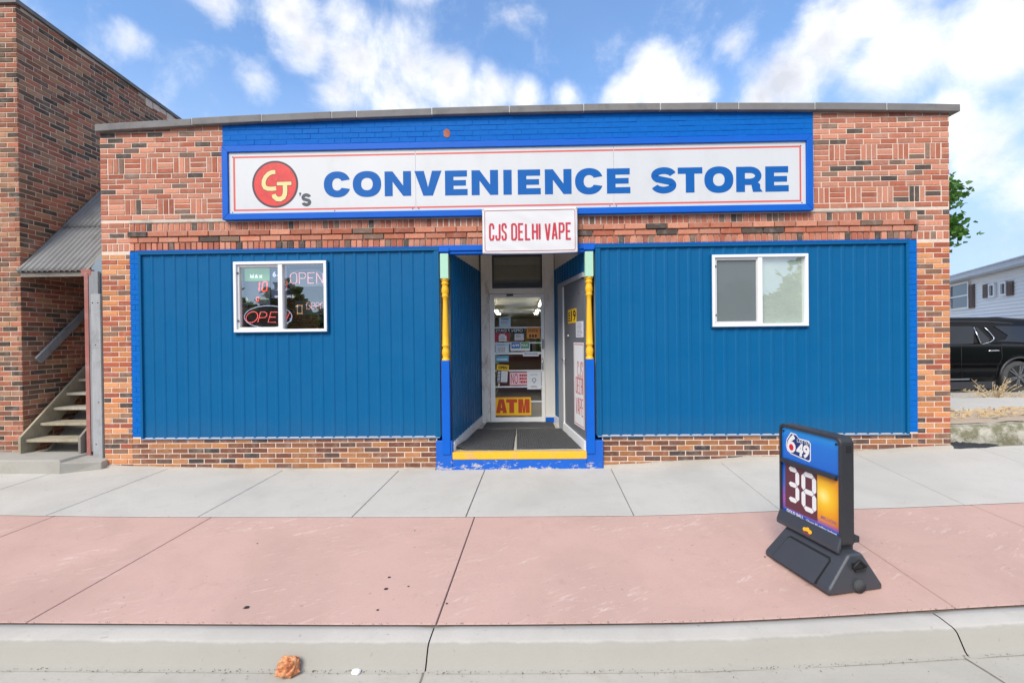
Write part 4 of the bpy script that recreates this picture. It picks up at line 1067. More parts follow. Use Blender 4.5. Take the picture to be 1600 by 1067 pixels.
for i, (x0, x1, y0, y1) in enumerate(((-1.45, -.62, 3.0, 7.2), (.62, 1.5, 3.0, 7.2))):
    t = thing('shelf_unit', ('tall shop shelf unit stocked with packets, seen at the hinge side behind the glass door', 'tall shop shelf unit stocked with packets, seen at the lock side behind the glass door')[i], 'shelf', ((x0 + x1) / 2, (y0 + y1) / 2, .28), 0, 'shelf units inside the shop')
    m1 = MB(); m1.box(x0, x1, y0, y1, .28, .36); m1.box((x0 + x1) / 2 - .03, (x0 + x1) / 2 + .03, y0, y1, .36, 1.95); m1.box(x0 + .02, x1 - .02, y0, y0 + .03, .36, 1.95)
    for z in (.70, 1.05, 1.40, 1.72): m1.box(x0 + .03, x1 - .03, y0 + .03, y1, z, z + .025)
    m1.build('shelf_frame', M['interior_wall'], t)
    m1 = MB()
    for z in (.37, .726, 1.076, 1.426, 1.746):
        y = y0 + .05
        while y < y1 - .15:
            w = random.uniform(.08, .2); h = random.uniform(.12, .27); k = random.randrange(6)
            for (a, b_) in ((x0 + .04, (x0 + x1) / 2 - .05), ((x0 + x1) / 2 + .05, x1 - .04)): m1.box(a, b_, y, y + w, z, z + h, k)
            y += w + .01
    m1.build('packets', PK, t)['kind'] = 'stuff'
t = thing('sales_counter', 'red fronted shop counter stocked with goods at the far end behind the glass door', 'counter', (0, 6.5, .28))
m1 = MB(); m1.box(-.6, .6, 6.2, 6.9, .28, 1.25); m1.build('counter_front', CRIM, t)
m1 = MB(); m1.box(-.65, .65, 6.15, 6.95, 1.25, 1.29); m1.build('countertop', M['interior_wall'], t)
m1 = MB()
for i in range(24): x = -.55 + (i % 12) * .095; m1.box(x, x + .075, 6.3 + .3 * (i // 12), 6.42 + .3 * (i // 12), 1.29, 1.29 + random.uniform(.12, .4), i % 6)
m1.build('goods', PK, t)['kind'] = 'stuff'

# ---- lit signs in the left-hand window
REDLED = plain('red_led', (1.0, .10, .06), .5, emit=1.3); NEONR = plain('neon_red', (1.0, .16, .15), .5, emit=1.0); NEONB = plain('neon_blue', (.62, .72, 1.0), .5, emit=.45); NEONP = plain('neon_pink', (1, .42, .40), .5, emit=1.4)
SEG = {'0': 'abcdef', '1': 'bc', '3': 'abcdg', '8': 'abcdefg', '9': 'abcdfg'}
def seg7(mb, ch, x0, x1, z0, z1, t, y, mi, shear=.0):
    zm = (z0 + z1) / 2; g = t * .08
    def hbar(z): return [(x0 + t / 2 + g, z), (x0 + t + g * .5, z + t / 2), (x1 - t - g * .5, z + t / 2), (x1 - t / 2 - g, z), (x1 - t - g * .5, z - t / 2), (x0 + t + g * .5, z - t / 2)]
    def vbar(x, a, b): return [(x, a + g), (x + t / 2, a + t / 2 + g), (x + t / 2, b - t / 2 - g), (x, b - g), (x - t / 2, b - t / 2 - g), (x - t / 2, a + t / 2 + g)]
    P = {'a': hbar(z1 - t / 2), 'g': hbar(zm), 'd': hbar(z0 + t / 2), 'f': vbar(x0 + t / 2, zm, z1 - t / 2), 'b': vbar(x1 - t / 2, zm, z1 - t / 2), 'e': vbar(x0 + t / 2, z0 + t / 2, zm), 'c': vbar(x1 - t / 2, z0 + t / 2, zm)}
    for k in SEG[ch]: mb.flat([(x + shear * (z - zm), z) for x, z in P[k]], y, mi)
def wpt(cx, cy, Y): return at(355 + cx / 7.906, 395 + cy / 7.906, Y)
Y1 = .10
a = wpt(215, 195, Y1); b = wpt(530, 640, Y1)
t = thing('jackpot_display', 'lit jackpot display with a green header and red digits 10 in the shop window', 'display', (a[0], Y1, b[1]), 0, 'jackpot displays in the shop window')
m1 = MB(); m1.box(a[0], b[0], Y1, Y1 + .06, b[1], a[1]); m1.build('case', plain('display_case', (.10, .11, .13), .5), t)
z = wpt(0, 355, Y1)[1]
m1 = MB(); m1.rect(a[0], b[0], z, a[1], Y1 - .002); m1.build('header', plain('led_green', (.22, .50, .16), .5, emit=.35), t)
p, q = wpt(285, 320, Y1), wpt(440, 270, Y1); m1 = MB(); cond(m1, 'MAX', p[0], q[0], p[1], q[1], .016, Y1 - .004, 0, .08); m1.build('lettering', plain('lit_white', (.9, .95, 1), .5, emit=.6), t)
m1 = MB(); p, q = wpt(385, 482, Y1), wpt(405, 352, Y1); seg7(m1, '1', p[0] - .02, q[0], p[1], q[1], .017, Y1 - .004, 0, .1); p, q = wpt(430, 482, Y1), wpt(500, 352, Y1); seg7(m1, '0', p[0], q[0], p[1], q[1], .017, Y1 - .004, 0, .1)
p, q = wpt(358, 605, Y1), wpt(396, 542, Y1); seg7(m1, '0', p[0], q[0], p[1], q[1], .011, Y1 - .004, 0, .1); m1.build('digit', REDLED, t)
m1 = MB(); p, q = wpt(412, 578, Y1), wpt(515, 568, Y1); m1.rect(p[0], q[0], p[1], q[1], Y1 - .003); p = wpt(242, 578, Y1); m1.flat([(p[0] - .022, p[1]), (p[0], p[1] - .035), (p[0] + .022, p[1]), (p[0], p[1] + .035)], Y1 - .003); m1.build('mark', plain('pale_green', (.5, .7, .5), .5, emit=.35), t)
a = wpt(540, 185, Y1 + .02); b = wpt(880, 560, Y1 + .02)
Y2 = Y1 + .02
t = thing('jackpot_display', 'lit blue jackpot display half behind the white mullion of the shop window', 'display', (a[0], Y2, b[1]), 0, 'jackpot displays in the shop window')
m1 = MB(); m1.box(a[0], wpt(745, 0, Y2)[0], Y2, Y2 + .06, b[1], a[1]); m1.build('case', plain('display_blue', (.10, .13, .25), .5, emit=.06), t)
LW_ = plain('lit_white2', (.85, .9, 1), .5, emit=.6)
m1 = MB(); p, q = wpt(562, 300, Y2), wpt(605, 232, Y2); text(m1, '6', p[0], q[0], p[1], q[1], Y2 - .004, 0, .04); p, q = wpt(612, 300, Y2), wpt(735, 255, Y2); text(m1, '49', p[0], q[0], p[1], q[1], Y2 - .004, 0, .04)
p, q = wpt(588, 555, Y2), wpt(700, 528, Y2); text(m1, 'GOLD', p[0], q[0], p[1], q[1], Y2 - .004, 0, .03); p, q = wpt(725, 555, Y2), wpt(830, 520, Y2); text(m1, 'BALL', p[0], q[0], p[1], q[1], Y2 - .004, 0, .03); m1.build('lettering', LW_, t)
m1 = MB(); p, q = wpt(668, 468, Y2), wpt(742, 345, Y2); seg7(m1, '8', p[0], q[0], p[1], q[1], .016, Y2 - .004, 0, .1); m1.build('digit', REDLED, t)
# neon OPEN in an oval
Y3 = .075
t0 = wpt(505, 790, Y3)
t = thing('open_neon_sign', 'red neon OPEN sign in a pale oval at the bottom of the shop window', 'neon sign', (t0[0], Y3, t0[1]))
ex = wpt(800, 790, Y3)[0] - t0[0]; ez = wpt(0, 660, Y3)[1] - t0[1]
m1 = MB(); m1.disc(t0[0], t0[1], ex * 1.0, ez * 1.0, Y3 + .03, 0, 40); m1.build('backboard', plain('neon_back', (.022, .018, .022), .4), t)
m1 = MB(); m1.tube([(t0[0] + ex * math.cos(k * .1571), Y3, t0[1] + ez * math.sin(k * .1571)) for k in range(40)], .005, 8, closed=True); m1.build('neon_oval', NEONB, t)
m1 = MB()
def neon(mb, pts, Y, r=.0048): mb.tube([(*[wpt(*p, Y)[0]], Y, wpt(*p, Y)[1]) for p in pts], r, 6)
neon(m1, [(305 + 70 * math.cos(k * .3307) + 18 * math.sin(k * .3307), 795 - 68 * math.sin(k * .3307)) for k in range(20)], Y3)
neon(m1, [(378, 858), (412, 732), (455, 730), (488, 745), (490, 775), (465, 800), (400, 802)], Y3)
neon(m1, [(625, 732), (540, 732), (505, 858), (600, 858)], Y3); neon(m1, [(528, 795), (600, 795)], Y3)
neon(m1, [(632, 860), (672, 735), (722, 860), (770, 735)], Y3)
m1.build('neon_lettering', NEONR, t)
# dotted LED OPEN and a beer sign on the right pane
def dots(mb, s, x0, x1, z0, z1, Y, step, r, mi=0):
    n = len(s); w = (x1 - x0) / n * .72
    for i, c in enumerate(s):
        a = x0 + (x1 - x0) * i / n
        for path in COND[c]:
            P = [Vector((a + w * u, z0 + (z1 - z0) * v)) for u, v in path]
            for p, q in zip(P, P[1:]):
                k = max(1, int((q - p).length / step))
                for j in range(k): m = p.lerp(q, j / k); mb.disc(m.x, m.y, r, r, Y, mi, 6)
Y4 = .10
a, b = wpt(785, 380, Y4), wpt(1185, 245, Y4)
t = thing('open_led_sign', 'red dotted LED OPEN sign at the top of the shop window', 'LED sign', (a[0], Y4, a[1]))
m1 = MB(); m1.box(a[0] - .02, b[0] + .02, Y4, Y4 + .03, a[1] - .04, b[1] + .05); m1.build('case', plain('led_case', (.16, .18, .20), .5), t)
m1 = MB(); dots(m1, 'OPEN', a[0], b[0] + .03, a[1], b[1], Y4 - .003, .013, .0055); m1.build('led_lettering', NEONP, t)
m1 = MB(); [m1.disc((a[0] + b[0]) / 2 + (b[0] - a[0]) * .53 * math.cos(k * .105), (a[1] + b[1]) / 2 + (b[1] - a[1]) * .8 * math.sin(k * .105), .0035, .0035, Y4 - .003, 0, 6) for k in range(60)]; m1.build('led_border', plain('led_pale', (.75, .6, .66), .5, emit=.5), t)
a, b = wpt(985, 695, Y4), wpt(1180, 615, Y4)
t = thing('beer_led_sign', 'red lit beer sign with a small bottle shape low in the shop window', 'LED sign', (a[0], Y4, a[1]))
m1 = MB(); c_ = wpt(850, 760, Y4); m1.box(c_[0] - .01, b[0] + .03, Y4, Y4 + .03, c_[1] - .01, b[1] + .03); m1.build('case', plain('led_case2', (.03, .032, .034), .5), t)
m1 = MB(); dots(m1, 'Beer', a[0], b[0] + .03, a[1], b[1], Y4 - .003, .0075, .003); m1.build('led_lettering', NEONP, t)
m1 = MB(); c0 = wpt(868, 750, Y4); c1 = wpt(925, 650, Y4); [m1.disc(c0[0] + (c1[0] - c0[0]) * u, c0[1] + (c1[1] - c0[1]) * v, .004, .004, Y4 - .003, 0, 6) for u, v in [(k / 6, 0) for k in range(7)] + [(0, k / 8) for k in range(9)] + [(1, k / 8) for k in range(9)] + [(k / 6, 1) for k in range(7)]]; m1.build('bottle_mark', plain('led_amber', (1, .65, .35), .5, emit=1), t)

# ------------------------------------------------------------------ fascia sign
SX0, SX1, SZ0, SZ1 = -3.728, 3.572, 3.306, 4.090
sign = thing('store_sign', 'long white fascia sign in a blue frame reading CONVENIENCE STORE in blue capitals', 'sign', ((SX0 + SX1) / 2, -.05, SZ0))
fw = .078
for nm, pl in (('frame_board', [(SX0 - fw, SZ0 - fw), (SX1 + fw, SZ0 - fw), (SX1, SZ0), (SX0, SZ0)]), ('frame_board', [(SX0, SZ1), (SX1, SZ1), (SX1 + fw, SZ1 + fw), (SX0 - fw, SZ1 + fw)]),
               ('frame_board', [(SX0 - fw, SZ0 - fw + .001), (SX0, SZ0 + .001), (SX0, SZ1 - .001), (SX0 - fw, SZ1 + fw - .001)]), ('frame_board', [(SX1, SZ0 + .001), (SX1 + fw, SZ0 - fw + .001), (SX1 + fw, SZ1 + fw - .001), (SX1, SZ1 - .001)])):
    m1 = MB(); m1.prism(pl, -.085, -.002); bevel(m1.build(nm, M['blue_paint'], sign), .005)
jx = (SX0, -1.323, 1.184, SX1)
for a, b in zip(jx, jx[1:]):
    m1 = MB(); m1.box(a + .001, b - .001, -.060, -.045, SZ0 - .004, SZ1 + .004); p = bevel(m1.build('sign_panel', M['sign_white'], sign), .001, 1)
    m1 = MB(); t_, o1 = .020, .058; y = -.0612
    la, lb = (a + o1 if a == SX0 else a + .006), (b - o1 if b == SX1 else b - .006)
    m1.rect(la, lb, SZ1 - o1 - t_ + .006, SZ1 - o1 + .006, y); m1.rect(la, lb, SZ0 + o1 - .022, SZ0 + o1 - .022 + t_, y)
    if a == SX0: m1.rect(la, la + t_ + .004, SZ0 + o1 - .022 + t_, SZ1 - o1 - t_ + .006, y)
    if b == SX1: m1.rect(lb - t_, lb, SZ0 + o1 - .022 + t_, SZ1 - o1 - t_ + .006, y)
    m1.build('trim_line', M['red_line'], p)
m1 = MB()
for px, py in ((363.5, 335), (523, 329.5), (645, 326.5), (654.5, 326.2), (953, 322), (963, 322), (1253, 320.5), (363.5, 246), (1251, 228)):
    x, z = at(px, py, -.06); m1 = MB(); m1.disc(min(max(x, SX0 + .02), SX1 - .02), min(max(z, SZ0 + .02), SZ1 - .02), .008, .008, -.0618, 0, 10); m1.build('screw', M['dark_grey'], sign)
m1 = MB(); yl = -.0618
runs = [('C', 506, 547.7), ('O', 551.2, 595.6), ('N', 601, 642.3), ('V', 647.6, 690), ('E', 695.3, 730.5), ('N', 736.8, 778.3), ('I', 786.5, 799.5), ('E', 809, 844.8), ('N', 851.3, 893), ('C', 898.5, 942.3), ('E', 948.2, 984.8),
        ('S', 1017.5, 1056.7), ('T', 1059, 1097.5), ('O', 1100.5, 1145.8), ('R', 1150.2, 1190.3), ('E', 1195.7, 1232.3)]
for c, a, b in runs:
    xa, xb = at(a, 285, -.06)[0], at(b, 285, -.06)[0]
    zt = at((a + b) / 2, 268 - .0132 * ((a + b) / 2 - 620), -.06)[1]; zl = at((a + b) / 2, 306.6 - .0117 * ((a + b) / 2 - 620), -.06)[1]
    if c == 'S' and a > 1000: m1.build('lettering', M['letter_blue'], sign); m1 = MB()
    heavy(m1, c, xa, xb, zl, zt, yl)
m1.build('lettering', M['letter_blue'], sign)
cx, cz = at(430, 288.3, -.06); U = .001322
m1 = MB(); m1.disc(cx, cz, .298, .300, -.0616, 0, 64); logo = m1.build('round_logo', M['logo_dark'], sign)
m1 = MB(); m1.disc(cx, cz, .272, .275, -.0622, 0, 64); m1.build('logo_disc', M['logo_red'], logo)
cpts = [(4, 118), (-30, 116), (-62, 102), (-92, 72), (-110, 34), (-112, -2), (-98, -30), (-70, -42), (-30, -44), (10, -40)]
jbar = [(18, 4), (160, 6)]; jst = [(96, 6), (98, -60), (94, -100), (80, -128), (50, -145), (18, -142), (-8, -120), (-14, -98)]
for k, (nm, mt, e, y) in enumerate((('lettering', M['logo_dark'], 10, -.0628), ('lettering', M['logo_cream'], 0, -.0640))):
    m1 = MB()
    f_ = lambda P: [(cx + a * U, cz + b * U) for a, b in P]
    m1.stroke(f_(cpts), (40 + e) * U, y, 0); m1.build(nm, mt, logo); m1 = MB(); m1.stroke(f_([(jbar[0][0] - e / 2, jbar[0][1]), (jbar[1][0] + e / 2, jbar[1][1])]), (34 + e) * U, y - .0003, 0); m1.stroke(f_(jst), (44 + e) * U, y - .0006, 0)
    m1.build(nm, mt, logo)
m1 = MB(); heavy(m1, 'S', cx + 255 * U, cx + 350 * U, cz - 212 * U, cz - 98 * U, yl); m1.disc(cx + 243 * U, cz - 93 * U, .015, .013, yl, 0, 14); m1.stroke([(cx + 246 * U, cz - 93 * U), (cx + 240 * U, cz - 116 * U)], .012, yl - .0003)
m1.build('small_lettering', M['dark_grey'], sign)

# ------------------------------------------------------------------ vape banner over the doorway
YB = -.115
bx0, bz1 = at(753.5, 326, YB); bx1, bz0 = at(902.5, 394.5, YB)
ban = thing('vape_banner', 'white vinyl banner with red narrow capitals hung above the shop doorway', 'banner', ((bx0 + bx1) / 2, YB, bz0))
def bw(x, z): return YB + .010 * mnoise.noise((x * 2.2, z * 3.1, 7)) + .006 * mnoise.noise((x * 5 + z * 6, z * 5, 3)) + .012 * max(0, (bz0 + .12 - z)) * mnoise.noise((x * 9, 1, 1))
m1 = MB(); m1.grid(lambda u, v: (bx0 + (bx1 - bx0) * u, bw(bx0 + (bx1 - bx0) * u, bz0 + (bz1 - bz0) * v), bz0 + (bz1 - bz0) * v + .012 * (1 - v) * (4 * (u - .5) ** 2 - 1) * .6), 60, 30)
o = m1.build('banner_cloth', paint('banner_white', (.70, .69, .70), .45, .04, 3, 0), ban)
sm = o.modifiers.new('Solid', 'SOLIDIFY'); sm.thickness = .002; sm.offset = 1
m1 = MB()
m1.box(bx0 - .008, bx1 + .008, YB + .012, YB + .042, bz1 - .05, bz1 - .01); m1.box(bx0 - .008, bx1 + .008, YB + .012, YB + .042, bz0 + .02, bz0 + .05)
m1.box(bx0 + .05, bx0 + .08, YB + .042, -.012, bz0 + .02, bz0 + .05); m1.box(bx1 - .08, bx1 - .05, YB + .042, -.012, bz0 + .02, bz0 + .05); m1.box(bx0 + .05, bx0 + .08, YB + .042, -.088, bz1 - .05, bz1 - .01); m1.box(bx1 - .08, bx1 - .05, YB + .042, -.088, bz1 - .05, bz1 - .01)
m1.build('banner_batten', M['wood_grey'], ban)
def drape(mb, d):
    mb.v = [(x, bw(x, z) - d + y, z) for x, y, z in mb.v]; return mb
m1 = MB()
for s, a, b in (('CJS', 764, 791.8), ('DELHI', 798.6, 844.2), ('VAPE', 851, 893)):
    xa = at(a, 362, YB)[0]; xb = at(b, 362, YB)[0]; zt = at((a + b) / 2, 349.2 - .012 * ((a + b) / 2 - 778), YB)[1]; zl = at((a + b) / 2, 376.2 - .010 * ((a + b) / 2 - 778), YB)[1]
    cond(m1, s, xa, xb, zl, zt, .023, 0, 0, .075)
drape(m1, .006).build('lettering', REDINK, ban)
m1 = MB(); pts = rrect(bx0 + .030, bx1 - .030, bz0 + .030, bz1 - .030, .02, 3)
dense = []
for p, q in zip(pts, pts[1:] + pts[:1]):
    n = max(1, int((Vector(p) - Vector(q)).length / .03)); dense += [tuple(Vector(p).lerp(Vector(q), i / n)) for i in range(n)]
m1.stroke(dense, .006, 0, 0, True); drape(m1, .005).build('border_line', plain('border_red', (.35, .05, .05), .5), ban)
m1 = MB(); [m1.tube([(x, YB - .006, z), (x, YB + .004, z)], .010, 10) for x in (bx0 + .015, bx1 - .015) for z in (bz0 + .015, bz1 - .015)]; m1.build('grommet', M['chrome'], ban)

# ------------------------------------------------------------------ neighbouring building, stair, awning
NX, NY = -6.72, .15
nb = thing('brick_building', 'taller two-storey building of dark mixed brick beside the open wooden stair', 'building', (-9, NY, 0))
def ntop(y): return 6.245 - .062 * (y - NY)
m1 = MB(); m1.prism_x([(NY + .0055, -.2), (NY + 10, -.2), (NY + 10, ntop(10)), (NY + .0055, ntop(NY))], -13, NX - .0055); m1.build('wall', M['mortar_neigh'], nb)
NB = Bricks(); k = 0
z = .18
while z < 6.25:
    yend = 1.75 if z < 4.25 else 3.6
    y = NY + (.0 if k % 2 else -.105) + random.uniform(-.025, .025)
    while y < yend:
        a, b = max(y, NY + .002), y + .197
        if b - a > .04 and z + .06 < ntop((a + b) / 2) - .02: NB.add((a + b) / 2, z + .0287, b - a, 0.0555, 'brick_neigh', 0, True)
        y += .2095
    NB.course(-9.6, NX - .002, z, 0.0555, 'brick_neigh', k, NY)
    z += CH; k += 1
NB.build(nb, sidex=NX)
m1 = MB(); m1.prism_x([(NY - .03, ntop(NY) - .02), (NY + 10, ntop(10) - .02), (NY + 10, ntop(10) + .035), (NY - .03, ntop(NY) + .035)], -13, NX + .035); m1.build('coping', M['coping'], nb)
m1 = MB()
for i in range(5):
    y = 2.25 + i * .16; m1.box(NX - .01, NX + .007 + .004 * (i % 2), y, y + .15, ntop(y) - .17 + .03 * (i % 3), ntop(y) - .03)
m1.build('render_patch', M['mortar'], nb)

def stairs():
    x0, x1 = -6.635, -5.795
    st = thing('staircase', 'weathered grey wooden stair with open risers climbing between the two brick buildings', 'staircase', ((x0 + x1) / 2, .1, .22))
    n = 9; rise, run, yA, zA = .185, .185, .06, .405
    for k in range(n):
        y, z = yA + run * k, zA + rise * k
        m1 = MB(); m1.box(x0 + .035, x1 - .035 + .0, y, y + .26, z - .038, z)
        bevel(m1.build('tread', M['wood_tread'] if k > 1 else M['wood_mossy'], st), .006)
    for x in (x0, x1 - .035):
        m1 = MB(); L_ = n * run
        m1.prism_x([(yA - .05, zA + .035), (yA - .05, zA - .19), (yA + .10, zA - .19), (yA + L_, zA + L_ - .27), (yA + L_, zA + L_ + .035)], x, x + .035)
        bevel(m1.build('stringer', M['wood_mossy'] if x == x0 else M['wood_grey'], st), .004)
    m1 = MB(); m1.prism_x([(yA + .28, .2), (yA + .30, .2), (yA + .30 + n * run, .2 + n * rise), (yA + .28 + n * run, .2 + n * rise)], x0 + .037, x1 - .037)
    m1.build('riser_board', M['wood_grey'], st)
    return st
stairs()
m1 = MB()
for k in range(1): m1.prism([(-8.2, .0), (-5.745, .015), (-5.735, .19), (-5.76, .225), (-8.2, .235)], -.31, .13)
m1.add([(-5.745, -.308, .015), (-5.40, -.12, .02), (-5.41, -.10, .15), (-5.735, -.308, .19), (-5.745, .12, .015), (-5.42, .12, .02), (-5.44, .12, .16), (-5.735, .12, .2)], [(0, 1, 2, 3), (4, 7, 6, 5), (3, 2, 6, 7), (1, 5, 6, 2)])
o = bevel(m1.build('concrete_step', concrete('conc_step', (.40, .385, .345), (.27, .255, .21))), .012); tag(o, 'worn concrete landing slab with a broken corner at the foot of the wooden stair', 'step')
# handrail fixed to the neighbour's wall
hr = thing('handrail', 'sloping grey board handrail on the dark brick wall over the stair', 'handrail', (-6.68, .30, 1.44))
m1 = MB(); m1.beam((-6.66, .30, 1.44), (-6.66, 1.60, 2.76), .038, .105); bevel(m1.build('rail', M['board_grey'], hr), .005)
m1 = MB(); [m1.box(-6.722, -6.678, y - .03, y + .03, 1.40 + (y - .3) * 1.015, 1.46 + (y - .3) * 1.015) for y in (.5, 1.3)]; m1.build('bracket', M['wood_grey'], hr)
# corrugated awning
aw = thing('corrugated_awning', 'steep weathered corrugated tin awning over the wooden stair', 'awning', (-6.2, .1, 2.64))
A0, A1 = Vector((0, .08, 2.635)), Vector((0, 1.60, 4.42))
nrm = Vector((0, -(A1 - A0).z, (A1 - A0).y)).normalized()
for (t0, t1, lift) in ((0, .43, 0), (.41, 1, .014)):
    m1 = MB(); ax0, ax1 = -6.685, -5.715; N_ = 13 * 8
    def fa(u, v, t0=t0, t1=t1, lift=lift):
        p = A0.lerp(A1, t0 + (t1 - t0) * v) + nrm * (.0125 * math.cos(u * 13 * 2 * math.pi) + lift + .004 * mnoise.noise((u * 8, v * 3, t0)))
        return (ax0 + (ax1 - ax0) * u, p.y + (.012 * mnoise.noise((u * 4, 3, t0)) if v == 0 else 0), p.z)
    m1.grid(fa, N_, 6); o = m1.build('corrugated_sheet', M['tin'], aw); sm = o.modifiers.new('Solid', 'SOLIDIFY'); sm.thickness = .002
m1 = MB(); m1.beam((-5.745, .12, 2.62), (-5.745, 1.6, 4.36), .05, .09); m1.beam((-6.69, .12, 2.62), (-6.69, 1.6, 4.36), .045, .09); m1.build('rafter', M['wood_grey'], aw)
m1 = MB(); m1.box(-6.68, -5.70, .115, .155, 2.565, 2.625); m1.build('eave_board', M['wood_grey'], aw)
m1 = MB(); m1.box(-5.80, -5.665, .055, .10, 2.565, 2.645); bevel(m1.build('corner_block', M['red_board'], aw), .004)
# boarding between stair and shop
en = thing('stair_screen', 'narrow weathered board screen closing the gap between the stair and the shop', 'screen', (-5.6, .05, .2))
m1 = MB(); m1.box(-5.755, -5.700, .05, .10, .20, 2.60); bevel(m1.build('red_board', M['red_board'], en), .004)
m1 = MB(); m1.box(-5.699, -5.575, .058, .095, .24, 2.62); bevel(m1.build('board', M['board_grey'], en), .004)
m1 = MB(); m1.box(-5.625, -5.500, .005, .050, .07, 2.315); bevel(m1.build('plank', wood('plank_grey', (.36, .37, .38), (.17, .175, .18)), en), .005)
m1 = MB(); m1.box(-5.499, -5.472, .035, .085, .08, 2.30); m1.build('trim_strip', M['wood_grey'], en)
m1 = MB(); m1.prism([(-5.70, 2.25), (-5.468, 2.25), (-5.468, 2.97), (-5.70, 2.68)], .102, .12); m1.build('plywood_panel', M['ply_blue'], en)
m1 = MB(); [m1.tube([(x, .003, z), (x, .010, z)], .009, 8) for x, z in ((-5.60, 2.2), (-5.53, 2.2), (-5.57, 1.65), (-5.54, .9), (-5.58, .35))]; m1.build('nail', M['dark_grey'], en)

# ------------------------------------------------------------------ lottery pavement sign
LM = Vector((2.131, -2.543, ground(2.13, -2.5))); ang = math.atan2(-.98163, .19081)
ls = thing('lottery_sign', 'black wheeled pavement sign with a blue and orange lottery face showing 38', 'sidewalk sign', LM, ang)
def L_(mb, name, mats, par=None): return mb.build(name, mats, par or ls, False)
# base: wedge with chamfered ends
def wedge(x0, x1, yb, zr, yr, top_x0, top_x1):
    m = MB(); b_ = [(x0, -yb, .0), (x1, -yb, .0), (x1, yb, .0), (x0, yb, .0)]
    b2 = [(x0, -yb, .035), (x1, -yb, .035), (x1, yb, .035), (x0, yb, .035)]
    t_ = [(top_x0, -yr, zr), (top_x1, -yr, zr), (top_x1, yr, zr), (top_x0, yr, zr)]
    m.add(b_ + b2 + t_, [(3, 2, 1, 0), (8, 9, 10, 11)] + [(i, (i + 1) % 4, 4 + (i + 1) % 4, 4 + i) for i in range(4)] + [(4 + i, 4 + (i + 1) % 4, 8 + (i + 1) % 4, 8 + i) for i in range(4)]); return m
m1 = wedge(-.295, .285, .225, .245, .05, -.255, .265); m1.v = [(x, min(y, .185), z) for x, y, z in m1.v]
basem = bevel(L_(m1, 'base', M['dark_plastic']), .022, 4, 25)
m1 = MB(); f0 = lambda x, z, o=.0: (x, -.225 + (z - .035) / .21 * .175 - o, z)
def plate(mb, pts, o0, o1):
    n = len(pts); mb.add([f0(x, z, o0) for x, z in pts] + [f0(x, z, o1) for x, z in pts], [tuple(range(n)), tuple(range(2 * n - 1, n - 1, -1))] + [(i, (i + 1) % n, n + (i + 1) % n, n + i) for i in range(n)])
plate(m1, [(-.20, .03), (.175, .03), (.175, .165), (.165, .175), (-.165, .175), (-.178, .165)], .010, -.02)
bevel(L_(m1, 'base_panel', M['dark_plastic'], basem), .003, 1)
m1 = MB(); plate(m1, [(-.212, .028), (-.2005, .028), (-.1785, .168), (-.165, .1755), (.165, .1755), (.1755, .165), (.1755, .028), (.187, .028), (.187, .17), (.170, .187), (-.172, .187), (-.190, .172)], .002, -.02)
L_(m1, 'panel_groove', INK, basem)
m1 = MB()   # wheel and carrying slot on the end face
xe = .287
m1.tube([(.262, .0, .045), (.300, .0, .045)], .040, 16); L_(m1, 'wheel', M['black_rubber'], basem)
m1 = MB(); m1.tube([(.293, -.05, .175), (.293, .0, .215), (.293, .05, .175), (.293, .035, .15), (.293, -.035, .15)], .008, 6, closed=True)
m1.box(.268, .288, -.04, .04, .155, .19); L_(m1, 'carry_slot', INK, basem)
m1 = MB(); m1.box(-.20, .20, -.045, .045, .235, .275); L_(m1, 'neck', M['black_plastic'], basem)
# frame
hx0, hx1, hz0, hz1 = -.328, .228, .262, 1.003
outer = rrect(hx0, hx1, hz0, hz1, .045, 6); inner = rrect(hx0 + .022, hx1 - .022, hz0 + .022, hz1 - .022, .028, 6); n = len(outer)
m1 = MB(); vs = [(x, -.062, z) for x, z in outer] + [(x, -.070, z) for x, z in rrect(hx0 + .008, hx1 - .008, hz0 + .008, hz1 - .008, .04, 6)] + [(x, -.070, z) for x, z in inner] + [(x, -.055, z) for x, z in inner] + [(x, .026, z) for x, z in outer] + [(x, .038, z) for x, z in rrect(hx0 + .012, hx1 - .012, hz0 + .012, hz1 - .012, .036, 6)]
fs = []
for a_, b_ in ((0, 1), (1, 2), (2, 3)): fs += [(a_ * n + i, a_ * n + (i + 1) % n, b_ * n + (i + 1) % n, b_ * n + i) for i in range(n)]
fs += [(i, 4 * n + i, 4 * n + (i + 1) % n, (i + 1) % n) for i in range(n)] + [(4 * n + i, 5 * n + i, 5 * n + (i + 1) % n, 4 * n + (i + 1) % n) for i in range(n)] + [tuple(range(5 * n, 6 * n)), tuple(range(4 * n - 1, 3 * n - 1, -1))]
m1.add(vs, fs); frame = L_(m1, 'frame', M['black_plastic'])
m1 = MB(); m1.prism_x([(-.066, .345), (-.066, .268), (-.085, .225), (-.100, .238), (-.098, .262)], hx0 + .002, hx1 - .002); bevel(L_(m1, 'lower_lip', M['dark_plastic'], frame), .01, 3, 25)
m1 = MB(); m1.box(.165, .2295, .026, .065, .30, .34); L_(m1, 'hook', M['black_plastic'], frame)
m1 = MB(); m1.box(.2282, .2298, -.03, .008, .90, .945); L_(m1, 'grip_hole', INK, frame)
